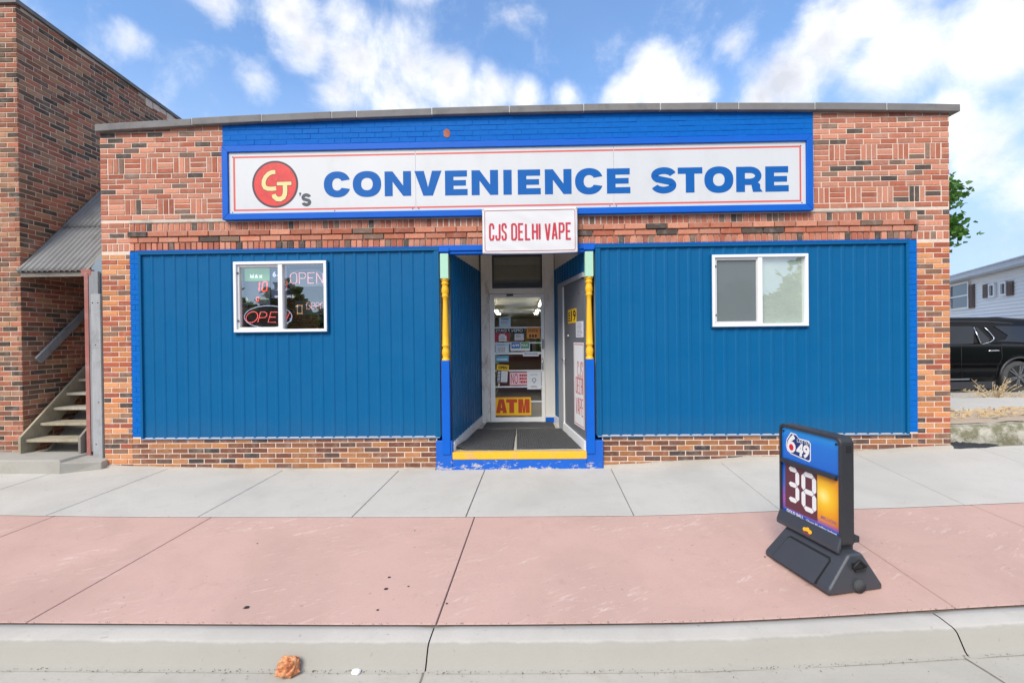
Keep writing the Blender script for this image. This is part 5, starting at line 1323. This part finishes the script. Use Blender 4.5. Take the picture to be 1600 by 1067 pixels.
# printed face
fx0, fx1, fz0, fz1 = -.304, .204, .286, .980
def face_mat():
    m = NT('lottery_face'); tc = m.N.new('ShaderNodeTexCoord'); sp = m.N.new('ShaderNodeSeparateXYZ'); m.L.new(tc.outputs['Object'], sp.inputs[0])
    u = m.map(sp.outputs['X'], fx0, fx1); v = m.map(sp.outputs['Z'], fz1, fz0)
    col = m.ramp(v, [(0, (.02, .30, .72)), (.12, (.01, .17, .62)), (.45, (.005, .11, .55)), (.62, (.05, .13, .50)), (.80, (.33, .10, .42)), (.89, (.20, .08, .40)), (.91, (.01, .10, .48)), (1, (.005, .09, .45))])
    du = m.math('MULTIPLY', m.math('SUBTRACT', u, .80), 1.0); dv = m.math('MULTIPLY', m.math('SUBTRACT', v, .62), 1.36)
    dist = m.math('SQRT', m.math('ADD', m.math('MULTIPLY', du, du), m.math('MULTIPLY', dv, dv)))
    d2u = m.math('SUBTRACT', u, .74); d2v = m.math('MULTIPLY', m.math('SUBTRACT', v, .60), 1.36)
    d2 = m.math('SQRT', m.math('ADD', m.math('MULTIPLY', d2u, d2u), m.math('MULTIPLY', d2v, d2v)))
    sunc = m.ramp(d2, [(0, (.95, .85, .25)), (.12, (.90, .55, .02)), (.26, (.82, .34, .01)), (.42, (.62, .16, .02))])
    inside = m.math('MULTIPLY', m.map(dist, .36, .345, 0, 1), m.map(v, .885, .845, 0, 1))
    inside = m.math('MAXIMUM', inside, m.math('MULTIPLY', m.map(u, .635, .65, 0, 1), m.math('MULTIPLY', m.map(v, .36, .42, 0, 1), m.map(v, .90, .84, 0, 1))))
    sh = m.nt.nodes.new('ShaderNodeClamp'); m.L.new(inside, sh.inputs[0])
    m.set('Base Color', m.mix(sh.outputs[0], col, sunc)); m.set('Roughness', .22); return m.mat
m1 = MB(); m1.flat(rrect(fx0, fx1, fz0, fz1, .02, 4), -.0562); face = L_(m1, 'printed_face', face_mat(), frame)
FU = lambda u: fx0 + (fx1 - fx0) * u
FV = lambda v: fz1 - (fz1 - fz0) * v
yf = -.0568
m1 = MB(); m1.rect(FU(.055), FU(.64), FV(.885), FV(.40), yf); L_(m1, 'digit_window', paint('maroon', (.115, .028, .045), .35, .1, 10, 0), frame)
m1 = MB(); m1.rect(FU(.645), FU(.965), FV(.86), FV(.42), yf); 
m1 = MB(); seg7(m1, '3', FU(.085), FU(.325), FV(.80), FV(.418), .036, yf - .0008, 0); seg7(m1, '8', FU(.365), FU(.625), FV(.83), FV(.418), .036, yf - .0008, 0)
L_(m1, 'digit', WHITEP, frame)
m1 = MB(); m1.prism_x([(-.058, FV(.345)), (-.085, FV(.352)), (-.088, FV(.385)), (-.058, FV(.402))], FU(.02), FU(.97)); bevel(L_(m1, 'shutter_bar', M['black_plastic'], frame), .004)
m1 = MB(); m1.rect(FU(.08), FU(.30), FV(.335), FV(.335), yf)
# lottery logo
m1 = MB(); lo = [(.075, .20), (.09, .13), (.17, .045), (.27, .05), (.32, .085), (.50, .085), (.535, .11), (.535, .285), (.505, .305), (.30, .29), (.17, .28), (.10, .255)]
m1.flat([(FU(a), FV(b)) for a, b in lo][::-1], yf, 0); L_(m1, 'logo_outline', WHITEP, frame)
cxl, cyl = .31, .175
m1 = MB(); m1.flat([(FU(cxl + (a - cxl) * .93), FV(cyl + (b - cyl) * .90)) for a, b in lo][::-1], yf - .0006, 0); L_(m1, 'logo_field', plain('logo_navy', (.008, .03, .16), .35), frame)
m1 = MB(); text(m1, '6', FU(.10), FU(.265), FV(.265), FV(.06), yf - .0012, 0, .05, shear=.1); text(m1, '49', FU(.275), FU(.515), FV(.28), FV(.135), yf - .0012, 0, .045, shear=.1); cond(m1, 'LOTTO', FU(.29), FU(.50), FV(.131), FV(.094), .0042, yf - .0012, 0, .03); L_(m1, 'logo_lettering', WHITEP, frame)
m1 = MB(); m1.disc(FU(.182), FV(.205), .022, .024, yf - .0018, 0, 18); L_(m1, 'logo_ball', plain('ball_red', (.65, .01, .03), .4), frame)
m1 = MB(); text(m1, 'GOLD BALL', FU(.08), FU(.40), FV(.935), FV(.900), yf - .0006, 0, .04); text(m1, '- Closes $5 million Jackpot', FU(.42), FU(.95), FV(.938), FV(.912), yf - .0006, 0, .03); L_(m1, 'slogan', WHITEP, frame)
m1 = MB(); text(m1, 'MILLION', FU(.70), FU(.94), FV(.835), FV(.80), yf - .0008, 0, .02); L_(m1, 'small_print', plain('violet_ink', (.32, .13, .25), .5), frame)
m1 = MB(); [m1.tube([(FU(u), -.058, FV(v)), (FU(u), -.0635, FV(v))], .008, 10) for u in (.035, .955) for v in (.045, .955)]; L_(m1, 'screw', INK, frame)
m1 = MB(); 
for i, (a, b, r) in enumerate(((-.024, 0, .016), (0, .006, .018), (.025, -.002, .017))): m1.add([(-.03 + a + r * math.cos(q * .5236), -.0985 - .0003 * i, .285 + b + r * .8 * math.sin(q * .5236)) for q in range(12)], [tuple(range(12))])
L_(m1, 'maker_logo', plain('logo_gold', (.80, .42, .02), .5), frame)
m1 = MB(); m1.add([(-.06, -.0983, .262), (.0, -.0983, .260), (.0, -.0983, .266), (-.06, -.0983, .268)], [(0, 1, 2, 3)]); L_(m1, 'logo_bar', CRIM, frame)
for nm in ('maker_logo', 'logo_bar'):
    o = [q for q in frame.children if q.name == nm][0]; o.location.y = .030; o.location.y = .0
# fit the two marks to the sloping lip: front face runs from (-.066,.345) to (-.098,.262)
for nm in ('maker_logo', 'logo_bar'):
    o = [q for q in frame.children if q.name == nm][0]
    for v in o.data.vertices: v.co.y = -.066 - (.345 - v.co.z) / .083 * .032 - .004 + (v.co.y + .0985)

# ------------------------------------------------------------------ right-hand side: low wall, lot, weeds, tar
rw = thing('retaining_wall', 'low mossy concrete retaining wall beside the corner of the shop', 'wall', (7, .2, .25))
m1 = MB()
def rwf(u, v):
    x = 5.395 + 16 * u; g0 = ground(x, .1); pr = [(.13, -.03), (.135, .10), (.15, .205), (.18, .228), (.24, .232), (.60, .235), (1.02, .236)]
    y, z = pr[int(round(v * 6))]; w = mnoise.noise((x * 1.3, z * 6, 3)) * .018 + mnoise.noise((x * 6, z * 9, 3)) * .006
    return (x, y + w, g0 + z + (.012 * mnoise.noise((x * 2, y * 3, 1)) if v > .3 else 0))
m1.grid(rwf, 130, 6); m1.build('wall_face', M['moss'], rw)
m1 = MB(); m1.box(5.395, 60, 1.05, 2.5, .2, .545); bevel(m1.build('concrete_edging', M['conc_grey'], rw), .012)
m1 = MB(); m1.grid(lambda u, v: (5.4 + 12 * u, .30 + .76 * v, ground(5.4 + 12 * u, .1) + .240 + .02 * mnoise.noise((u * 40, v * 4, 2)) + .012 * v), 60, 8); o = m1.build('dry_soil', M['sand']); o['kind'] = 'structure'
m1 = MB()
for i in range(420):
    x = random.uniform(5.45, 9.5); y = random.uniform(.55, 1.04); a = random.uniform(0, 6.28); l = random.uniform(.05, .16); z = ground(x, .1) + .25
    dx, dy = math.cos(a) * l, math.sin(a) * l * .6; w = .004; h = random.uniform(0, .05)
    m1.add([(x - w, y, z), (x + w, y, z), (x + dx * .5, y + dy * .5, z + h + .012), (x + dx, y + dy, z + h * random.uniform(.2, 1))], [(0, 1, 2), (0, 2, 3)])
o = m1.build('dry_grass', M['straw']); tag(o, 'flattened dry straw grass on top of the mossy wall', 'grass', None, 'stuff')
wx, wz = at(1556, 627, 2.42)
we = thing('dry_weed', 'straw coloured dead weed growing at the edge of the parking lot', 'weed', (wx, 2.42, wz))
m1 = MB(); m2 = MB()
for i in range(46):
    a = random.uniform(0, math.pi); sp = random.uniform(.12, .85); h = random.uniform(.08, .44) * (1.15 - sp * .8)
    dirx = math.cos(a); P0 = Vector((wx + random.uniform(-.03, .03), 2.42 + random.uniform(-.04, .04), wz - .02)); P2 = P0 + Vector((dirx * sp, random.uniform(-.25, .12), h + .03)); P1 = P0.lerp(P2, .5) + Vector((0, 0, .06))
    pts = [P0.lerp(P1, t).lerp(P1.lerp(P2, t), t) for t in (0, .25, .5, .75, 1)]
    m1.tube(pts, .007, 4, 0, False, .4)
    for t in (.35, .5, .62, .74, .86, .95):
        p = P0.lerp(P1, t).lerp(P1.lerp(P2, t), t); b2 = random.uniform(0, 6.28); l = random.uniform(.03, .075); q = p + Vector((math.cos(b2) * l, math.sin(b2) * l * .5, l * .55)); s_ = Vector((.009, 0, -.006))
        m2.add([p, p.lerp(q, .5) + s_, q, p.lerp(q, .5) - s_], [(0, 1, 2, 3)])
m1.build('stem', M['straw'], we); m2.build('leaves', M['straw'], we)
m1 = MB()
def tarf(u, v):
    # lumpy smear running out from the shop corner along the foot of the low wall
    a = v * 2 * math.pi; k = u * (1 + .38 * mnoise.noise((math.cos(a) * 1.7, math.sin(a) * 1.7, 4)) + .2 * mnoise.noise((math.cos(a) * 4, math.sin(a) * 4, 9)))
    x = 5.60 + .36 * k * math.cos(a); y = .045 + .085 * k * math.sin(a)
    hgt = (.05 + .05 * max(0, 1 - (x - 5.36) * 5)) * max(0, 1 - u) ** .7 * (1 + .6 * mnoise.noise((x * 17, y * 26, 2)) + .35 * mnoise.noise((x * 45, y * 50, 5)))
    return (x, min(y, .128), ground(x, y) + .004 + hgt - (.012 if u > .97 else 0))
m1.grid(tarf, 10, 36); o = m1.build('tar_patch', M['tar']); tag(o, 'crumpled black tar smeared at the foot of the shop corner', 'tar patch')

# ------------------------------------------------------------------ black SUV
VY = 5.2; WX, WZ = at(1593, 597.5, VY); LZ = .27; WR_ = .375
carpaint = NT('car_black'); carpaint.set('Base Color', (.003, .0033, .0045, 1)); carpaint.set('Roughness', .05); carpaint.p.inputs['Specular IOR Level'].default_value = .28; carpaint = carpaint.mat
suv = thing('parked_suv', 'large glossy black SUV parked side-on in the lot beyond the shop corner', 'car', (WX, VY + 1, LZ))
def cz(z): return LZ + z
def archpts(c): return [(c + (WR_ + .075) * math.cos(R(a)), cz(WR_ - .01) + (WR_ + .075) * math.sin(R(a))) for a in range(0, 181, 15)]
xr, xf = WX + 1.05, WX - 4.15
prof = [(xr - .02, cz(.42)), (xr, cz(.60)), (xr - .03, cz(.98)), (xr - .10, cz(1.13)), (WX - .6, cz(1.165)), (WX - 1.9, cz(1.16)), (WX - 3.0, cz(1.14)), (xf + .25, cz(1.02)), (xf, cz(.80)), (xf, cz(.40)), (xf + .15, cz(.30))]
prof += [(x, z) for x, z in archpts(WX - 3.07)[::-1]] + [(WX - 2.5, cz(.29)), (WX - .6, cz(.29))] + [(x, z) for x, z in archpts(WX)[::-1]] + [(WX + .55, cz(.34))]
m1 = MB(); m1.prism(prof, VY, VY + 2.0); bevel(m1.build('body', carpaint, suv), .07, 4, 50)
gh0 = [(xr - .14, 1.13), (xr - .40, 1.72), (WX - .2, 1.80), (WX - 1.5, 1.80), (WX - 2.1, 1.74), (WX - 2.95, 1.14)]
def ghp(x, z, far=False): k = max(0, (z - 1.13) / .67); y = VY + .055 + .20 * k; return (x, (2 * VY + 2.0 - y) if far else y, cz(z))
m1 = MB(); n = len(gh0); m1.add([ghp(x, z) for x, z in gh0] + [ghp(x, z, True) for x, z in gh0], [tuple(range(n)), tuple(range(2 * n - 1, n - 1, -1))] + [(i, n + i, n + (i + 1) % n, (i + 1) % n) for i in range(n)])
bevel(m1.build('cabin', carpaint, suv), .05, 3, 30)
def onside(px, py, push=.012):
    for _ in range(1):
        Y = VY + .1
        for it in range(6):
            x, z = at(px, py, Y); k = max(0, (z - LZ - 1.13) / .67); Y = VY + .055 + .20 * k - push
    return (x, Y, z)
def sidepanel(name, pts, mat, push=.012, th=.01):
    P = [onside(*p, push) for p in pts]; n = len(P); m = MB(); m.add(P + [(a, b + th, c) for a, b, c in P], [tuple(range(n)), tuple(range(2 * n - 1, n - 1, -1))] + [(i, n + i, n + (i + 1) % n, (i + 1) % n) for i in range(n)]); return m.build(name, mat, suv)
sidepanel('side_window', [(1440, 538), (1518, 537.5), (1521, 537), (1521.5, 511), (1516, 509.5), (1440, 510.5)], M['dark_glass'])
sidepanel('side_window', [(1533, 536.5), (1545.5, 533), (1546, 530), (1527, 511.3), (1524, 511)], M['dark_glass'])
sidepanel('rear_window', [(1556, 533), (1601, 535), (1640, 535.5), (1640, 511), (1601, 509.5), (1553, 509.5), (1575, 524), (1570, 531)], M['dark_glass'])
def strip(name, pts, r, mat, push=.02):
    m = MB(); m.tube([onside(*p, push) for p in pts], r, 6); return m.build(name, mat, suv)
strip('chrome_trim', [(1440, 539.8), (1519, 539), (1533, 538.2), (1547, 534.5), (1552.5, 530.5), (1553, 527.5), (1546, 519), (1538, 511.5)], .011, M['chrome'])
strip('pillar_trim', [(1521.5, 511), (1532.8, 537)], .012, M['chrome'])
strip('roof_rail', [(1440, 503.8), (1490, 502.6), (1540, 502.8), (1582, 506)], .018, M['black_plastic'], .0)
def flatbody(px, py, push=.006): x, z = at(px, py, VY - push); return (x, VY - push, z)
m1 = MB(); m1.tube([flatbody(1544, 548.2, .02), flatbody(1548, 548, .035), flatbody(1559, 547.6, .035), flatbody(1562, 547.9, .02)], .015, 8); m1.build('door_handle', M['chrome'], suv)
m1 = MB(); p, q = flatbody(1440, 596), flatbody(1560, 590.5); m1.add([flatbody(1440, 595, .012), flatbody(1515, 593.5, .012), flatbody(1515, 591.2, .012), flatbody(1440, 592.6, .012)], [(0, 1, 2, 3)]); m1.build('sill_trim', M['chrome'], suv)
m1 = MB(); m1.add([flatbody(1440, 610, .008), flatbody(1556, 607, .008), flatbody(1556, 595.5, .008), flatbody(1440, 597.5, .008)], [(0, 1, 2, 3)]); m1.build('lower_cladding', M['black_plastic'], suv)
for P in ([(1565, 540), (1566, 560), (1558, 575), (1556, 592)], [(1502, 540), (1503, 592)]): m1 = MB(); m1.tube([flatbody(*p, .002) for p in P], .004, 4); m1.build('door_gap', INK, suv)
m1 = MB(); m1.tube([(WX + (WR_ + .085) * math.cos(R(a)), VY - .012, cz(WR_ - .01) + (WR_ + .085) * math.sin(R(a))) for a in range(0, 181, 12)], .028, 6); m1.build('arch_trim', M['black_plastic'], suv)
for wxx in (WX, WX - 3.07):
    for yy, s_ in ((VY + .02, 1), (VY + 1.98, -1)):
        ms2 = MB(); ms2.lathe([(.24, 0), (.27, -.008), (.345, -.008), (.368, .01), (WR_, .04), (WR_, .2), (.36, .225), (.25, .225)], 0, 0, 36)
        ms2.v = [(wxx + a, yy + s_ * c, cz(WR_ - .01) + b) for a, b, c in ms2.v]; w = ms2.build('wheel', M['black_rubber'], suv)
        ms2 = MB(); ms2.lathe([(.255, -.004), (.262, -.012), (.268, .0)], 0, 0, 36, 1)
        ms2.lathe([(.045, -.03), (.05, .02)], 0, 0, 14)
        for k in range(6):
            for d_ in (-.12, .12):
                a = k * math.pi / 3 + .3; p = Vector((math.cos(a + d_ * 2), math.sin(a + d_ * 2), 0)) * .055; q = Vector((math.cos(a + d_), math.sin(a + d_), 0)) * .26
                ms2.obox((p.x * .5 + q.x * .5, p.y * .5 + q.y * .5, -.012), (q - p) / 2, Vector((-(q - p).y, (q - p).x, 0)).normalized() * .014, (0, 0, .012))
        ms2.v = [(wxx + a, yy + s_ * c, cz(WR_ - .01) + b) for a, b, c in ms2.v]; ms2.build('rim', [plain('rim_dark', (.22, .22, .23), .3, metal=.7), INK], w)
m1 = MB(); m1.box(xf + .2, xr - .2, VY + .12, VY + 1.88, cz(.24), cz(.32)); m1.build('underbody', INK, suv)
m1 = MB(); m1.box(xr - .05, xr + .012, VY + .06, VY + .42, cz(.86), cz(1.06)); m1.build('tail_light', CRIM, suv)
m1 = MB(); m1.box(xf - .012, xf + .06, VY + .10, VY + .55, cz(.74), cz(.86)); m1.build('headlight', M['chrome'], suv)

# ------------------------------------------------------------------ white sided house behind the lot
P0, DV = Vector((18.9, 20 - CAMD)), Vector((.42, .908)).normalized()
HN = Vector((-DV.y, DV.x))
def hhit(px, py):
    rx, rz = ray(px, py); t = (P0.x * HN.x + (P0.y + CAMD) * HN.y) / (rx * HN.x + HN.y); p = Vector((rx * t, t - CAMD)); return (p - P0).dot(DV), rz * t + CAMZ
def hpt(s, z, o=0.0): p = P0 + DV * s + HN * o; return (p.x, p.y, z)
def hb(mb, s0, s1, z0, z1, o0, o1, mi=0):
    vs = [hpt(s, z, o) for z in (z0, z1) for o in (o0, o1) for s in (s0, s1)]; return mb.add(vs, [(0, 2, 3, 1), (4, 5, 7, 6), (0, 1, 5, 4), (2, 6, 7, 3), (0, 4, 6, 2), (1, 3, 7, 5)], mi)
SIDING = paint('siding_white', (.84, .83, .81), .5, .03, 2, 0)
hs = thing('white_house', 'long white house with horizontal siding and brown shutters behind the black SUV', 'house', (P0.x, P0.y, .2))
ez = hhit(1545, 428)[1]; s0h, s1h = -9, 3.5
m1 = MB(); hb(m1, s0h, s1h, .1, ez, .0, -6); m1.build('wall', SIDING, hs)
m1 = MB(); z = .3
while z < ez - .05:
    vs = [hpt(s0h, z, .035), hpt(s1h, z, .035), hpt(s1h, z + .125, .008), hpt(s0h, z + .125, .008), hpt(s0h, z, .004), hpt(s1h, z, .004)]; m1.add(vs, [(0, 1, 2, 3), (4, 5, 1, 0)]); z += .125
m1.build('siding', SIDING, hs)
m1 = MB(); hb(m1, s0h - .3, s1h + .3, ez - .02, ez + .16, .06, .45); hb(m1, s0h - .3, s1h + .3, ez + .16, ez + .20, .5, -6.3); m1.build('roof', paint('roof_white', (.55, .58, .62), .5, .1, 3, 0), hs)
m1 = MB(); zz = hhit(1560, 498)[1]
vs = [hpt(s0h, zz - .05, .1), hpt(-.2, zz - .05, .1), hpt(-.2, zz - .35, 1.6), hpt(s0h, zz - .35, 1.6), hpt(s0h, zz - .5, 1.6), hpt(-.2, zz - .5, 1.6)]; m1.add(vs, [(0, 1, 2, 3), (3, 2, 5, 4)]); m1.build('lean_to_roof', paint('roof_grey', (.36, .38, .41), .7, .2, 3, .2, 20), hs)
BRN = paint('shutter_brown', (.13, .075, .055), .6, .1, 6, 0)
def hwin(a, b, c, d, shut):
    s1, z1 = hhit(a, b); s0, z0 = hhit(c, d); s0, s1 = min(s0, s1), max(s0, s1); z0, z1 = min(z0, z1), max(z0, z1)
    m = MB(); f = .07; hb(m, s0, s1, z0, z0 + f, .03, .10); hb(m, s0, s1, z1 - f, z1, .03, .10); hb(m, s0, s0 + f, z0 + f, z1 - f, .03, .10); hb(m, s1 - f, s1, z0 + f, z1 - f, .03, .10)
    if s1 - s0 > 1.0: hb(m, s0 + f, s1 - f, (z0 + z1) / 2 - .03, (z0 + z1) / 2 + .03, .03, .09)
    o = m.build('window', SIDING, hs); m = MB(); hb(m, s0 + f, s1 - f, z0 + f, z1 - f, .03, .045); m.build('pane', plain('pane_grey', (.10, .11, .13), .08), o)
hwin(1487, 446, 1517.5, 482, 0); hwin(1549, 444, 1558.5, 464, 0); hwin(1567, 441, 1577, 461.5, 0)
for a, b, c, d in ((1516.5, 445.5, 1525, 481), (1539, 445, 1548.5, 464.5), (1576.5, 440.5, 1586, 461)):
    sa, za = hhit(a, b); sb, zb_ = hhit(c, d); m = MB(); lo_, hi_ = min(sa, sb), max(sa, sb)
    hb(m, lo_, hi_, zb_, za, .035, .075)
    k = zb_ + .06
    while k < za - .08: hb(m, lo_ + .06, hi_ - .06, k, k + .03, .076, .09); k += .06
    m.build('shutter', BRN, hs)

# ------------------------------------------------------------------ trees
def leaf_mat(name, a, b, c):
    m = NT(name); r = m.geo.outputs['Random Per Island']; col = m.ramp(r, [(0, a), (.55, b), (1, c)]); m.set('Base Color', col); m.set('Roughness', .5)
    m.p.inputs['Subsurface Weight'].default_value = 0; m.N.new('ShaderNodeBsdfTranslucent')
    tl = [n for n in m.N if n.bl_idname == 'ShaderNodeBsdfTranslucent'][0]; m.L.new(col, tl.inputs[0]); mx = m.N.new('ShaderNodeMixShader'); mx.inputs[0].default_value = .35
    m.L.new(m.p.outputs[0], mx.inputs[1]); m.L.new(tl.outputs[0], mx.inputs[2]); m.L.new(mx.outputs[0], m.out.inputs['Surface']); return m.mat
LEAF = leaf_mat('maple_leaf', (.05, .14, .02), (.09, .22, .035), (.16, .32, .06)); BARK = paint('bark', (.12, .095, .075), .9, .25, 9, .6, 30)
def leaf(mb, p, size, up):
    a = random.uniform(0, 6.283); t = Vector((math.cos(a), math.sin(a), random.uniform(-1.1, .7))).normalized(); s_ = t.cross(Vector((random.uniform(-1.2, 1.2), random.uniform(-1.2, 1.2), 1))).normalized(); n_ = t.cross(s_) * .18 * size
    L_ = t * size; W_ = s_ * size * .55
    mb.add([p, p + L_ * .35 + W_ + n_, p + L_ * .75 + W_ * .55 + n_ * .6, p + L_, p + L_ * .75 - W_ * .55 + n_ * .6, p + L_ * .35 - W_ + n_], [(0, 1, 2, 3), (0, 3, 4, 5)])
def crown(mb, limbs, tips, nper, spread, size):
    for t in tips:
        for i in range(nper):
            d = Vector((random.gauss(0, 1), random.gauss(0, 1), random.gauss(0, .75))) * spread; leaf(mb, t + d, size * random.uniform(.7, 1.25), 0)
def tree_parts(x, y, z0, h, r, seed, ncl, nper, spread, size, vert=.34):
    random.seed(seed); tk = MB(); cr_ = MB(); tips = []
    top = Vector((x, y, z0 + h * .78)); tk.tube([(x, y, z0 - .2), (x + .03, y, z0 + h * .2), (x - .04, y + .03, z0 + h * .5), top], .13, 8, 0, False, .3)
    for i in range(ncl):
        a = random.uniform(0, 6.283); el = random.uniform(-.45, 1.0); rr = r * random.uniform(.45, 1.0); c = Vector((x, y, z0 + h * .68))
        tip = c + Vector((math.cos(a) * rr * math.cos(el), math.sin(a) * rr * math.cos(el), math.sin(el) * h * vert)); b_ = Vector((x, y, z0 + h * random.uniform(.3, .65)))
        tk.tube([b_, b_.lerp(tip, .5) + Vector((0, 0, .12)), tip], .035, 5, 0, False, .3); tips.append(tip); tips.append(b_.lerp(tip, .7) + Vector((0, 0, .1)))
    crown(cr_, tk, tips, nper, spread, size); return tk, cr_
tr = thing('maple_tree', 'leafy green tree showing past the right edge of the brick shop', 'tree', (11.68, 8.2, .2))
tk, cr_ = tree_parts(11.68, 8.2, .2, 7.0, 1.35, 5, 50, 64, .19, .16, .24)
tk.build('trunk', BARK, tr); cr_.build('crown', LEAF, tr)
# trees over the road: they only show mirrored in the panes and on the car
wood_ = MB(); random.seed(21)
for x, y, h, r in ((-24, -27, 6.5, 4), (-19.5, -25, 4.6, 2.6), (-16.2, -25, 5.6, 1.7), (-13.5, -26, 3.9, 2.4), (-9, -29, 5, 3), (-4, -32, 5.5, 3), (2, -34, 5, 3.2), (8, -30, 4.6, 3), (12.2, -26, 4.4, 2.2), (14.6, -25, 5.2, 2.0), (17.2, -25, 4.6, 2.0), (19.6, -25, 7.4, 2.4), (24, -26, 6, 3), (30, -27, 8, 4), (-30, -28, 9, 5)):
    wood_.tube([(x, y, -.2), (x, y, h * .6)], .16, 6)
    for i in range(int(380 * r)):
        d = Vector((random.gauss(0, 1), random.gauss(0, 1), random.gauss(0, 1))).normalized() * random.uniform(.35, 1) ** .5
        k = 1 + .28 * mnoise.noise(d * 2.3 + Vector((x, y, 0))); leaf(wood_, Vector((x + d.x * r * k, y + d.y * r * k, h * .5 + d.z * h * .52 * k)), random.uniform(.4, .75), 0)
        wood_.m[-2:] = [1, 1]
o = wood_.build('distant_wood', [BARK, leaf_mat('far_leaf', (.035, .08, .02), (.055, .12, .03), (.09, .17, .05))]); tag(o, 'row of trees across the street mirrored in the shop windows', 'trees', None, 'stuff')
random.seed(33)

# ------------------------------------------------------------------ litter
def crumple(name, label, px, py, size, flat_, mats, seed, seg=(16, 10)):
    z = -.17
    for _ in range(8):
        rx, rz = ray(px, py); t = (z - CAMZ) / rz; X, Y = rx * t, t - CAMD; z = ground(X, -3.1) - .109 - .03 * max(0, (-Y + kerb_y(X) - .24) / .62)
    m = MB()
    def f(u, v):
        a, b_ = u * 6.2832, (v - .5) * math.pi; d = Vector((math.cos(a) * math.cos(b_), math.sin(a) * math.cos(b_), math.sin(b_)))
        k = 1 + .35 * mnoise.noise((d * 2.2 + Vector((seed, 0, 0)))) + .42 * abs(mnoise.noise((d * 4.5 + Vector((seed, 3, 0))))) - .1; p = d * size * k
        return (p.x, p.y * .8, max(-.002, p.z * flat_ + size * flat_ * .75))
    m.grid(f, seg[0], seg[1], 0, False); o = m.build(name, mats); o.location = (X, Y, z); return tag(o, label, 'litter')
def leafpaper():
    m = NT('brown_crumple'); col = m.ramp(m.noise(26, 6, .7), [(.3, (.16, .03, .012)), (.48, (.50, .17, .06)), (.6, (.66, .34, .16)), (.75, (.30, .07, .03))]); m.set('Base Color', col); m.set('Roughness', .6); return m.mat
crumple('crumpled_wrapper', 'crumpled orange brown wrapper lying in the gutter', 450, 1052, .062, .8, leafpaper(), 2.0, (26, 16))
crumple('paper_scrap', 'torn white paper scrap lying in the gutter', 556, 1052, .026, .5, plain('scrap_white', (.8, .8, .8), .6), 5.0, (12, 8))
gum = MB()
for px, py, r in ((385, 949, .018), (603, 920, .014), (608, 902, .011), (638, 916, .007), (648, 829, .007), (402, 849, .007), (698, 943, .008), (590, 953, .009), (1195, 870, .008)):
    z = -.03
    for _ in range(6): rx, rz = ray(px, py); t = (z - CAMZ) / rz; X, Y = rx * t, t - CAMD; z = ground(X, Y)
    gum.add([(X + r * (1 + .3 * math.sin(i * 2.3)) * math.cos(i * .628), Y + r * .9 * math.sin(i * .628), z + .0035) for i in range(10)], [tuple(range(10))])
o = gum.build('gum_spots', M['tar']); tag(o, 'dark trodden gum spots on the pink pavement', 'gum', None, 'stuff')
deb = MB()
for i in range(900):
    X = random.uniform(-4, 4.5); Y = kerb_y(X) + random.choice((.004, .0, -.243, -.246, -.25, -.256, -.262, -.25 - abs(random.gauss(0, .05)))) + random.gauss(0, .005); l = random.uniform(.002, .007); a = random.uniform(0, 6.28)
    z = (ground(X, Y) + .004) if Y > kerb_y(X) - .1 else ground(X, -3.1) - .107 - .03 * max(0, (-Y + kerb_y(X) - .24) / .62) + .003
    dx, dy = l * math.cos(a), l * math.sin(a); deb.add([(X - dx, Y - dy, z), (X + dy * .4, Y - dx * .4, z + .004), (X + dx, Y + dy, z), (X - dy * .4, Y + dx * .4, z + .005)], [(0, 1, 2, 3)])
o = deb.build('grit', paint('grit', (.14, .11, .08), .95, .4, 30, 0)); tag(o, 'fine dark grit caught along the kerb joints', 'grit', None, 'stuff')
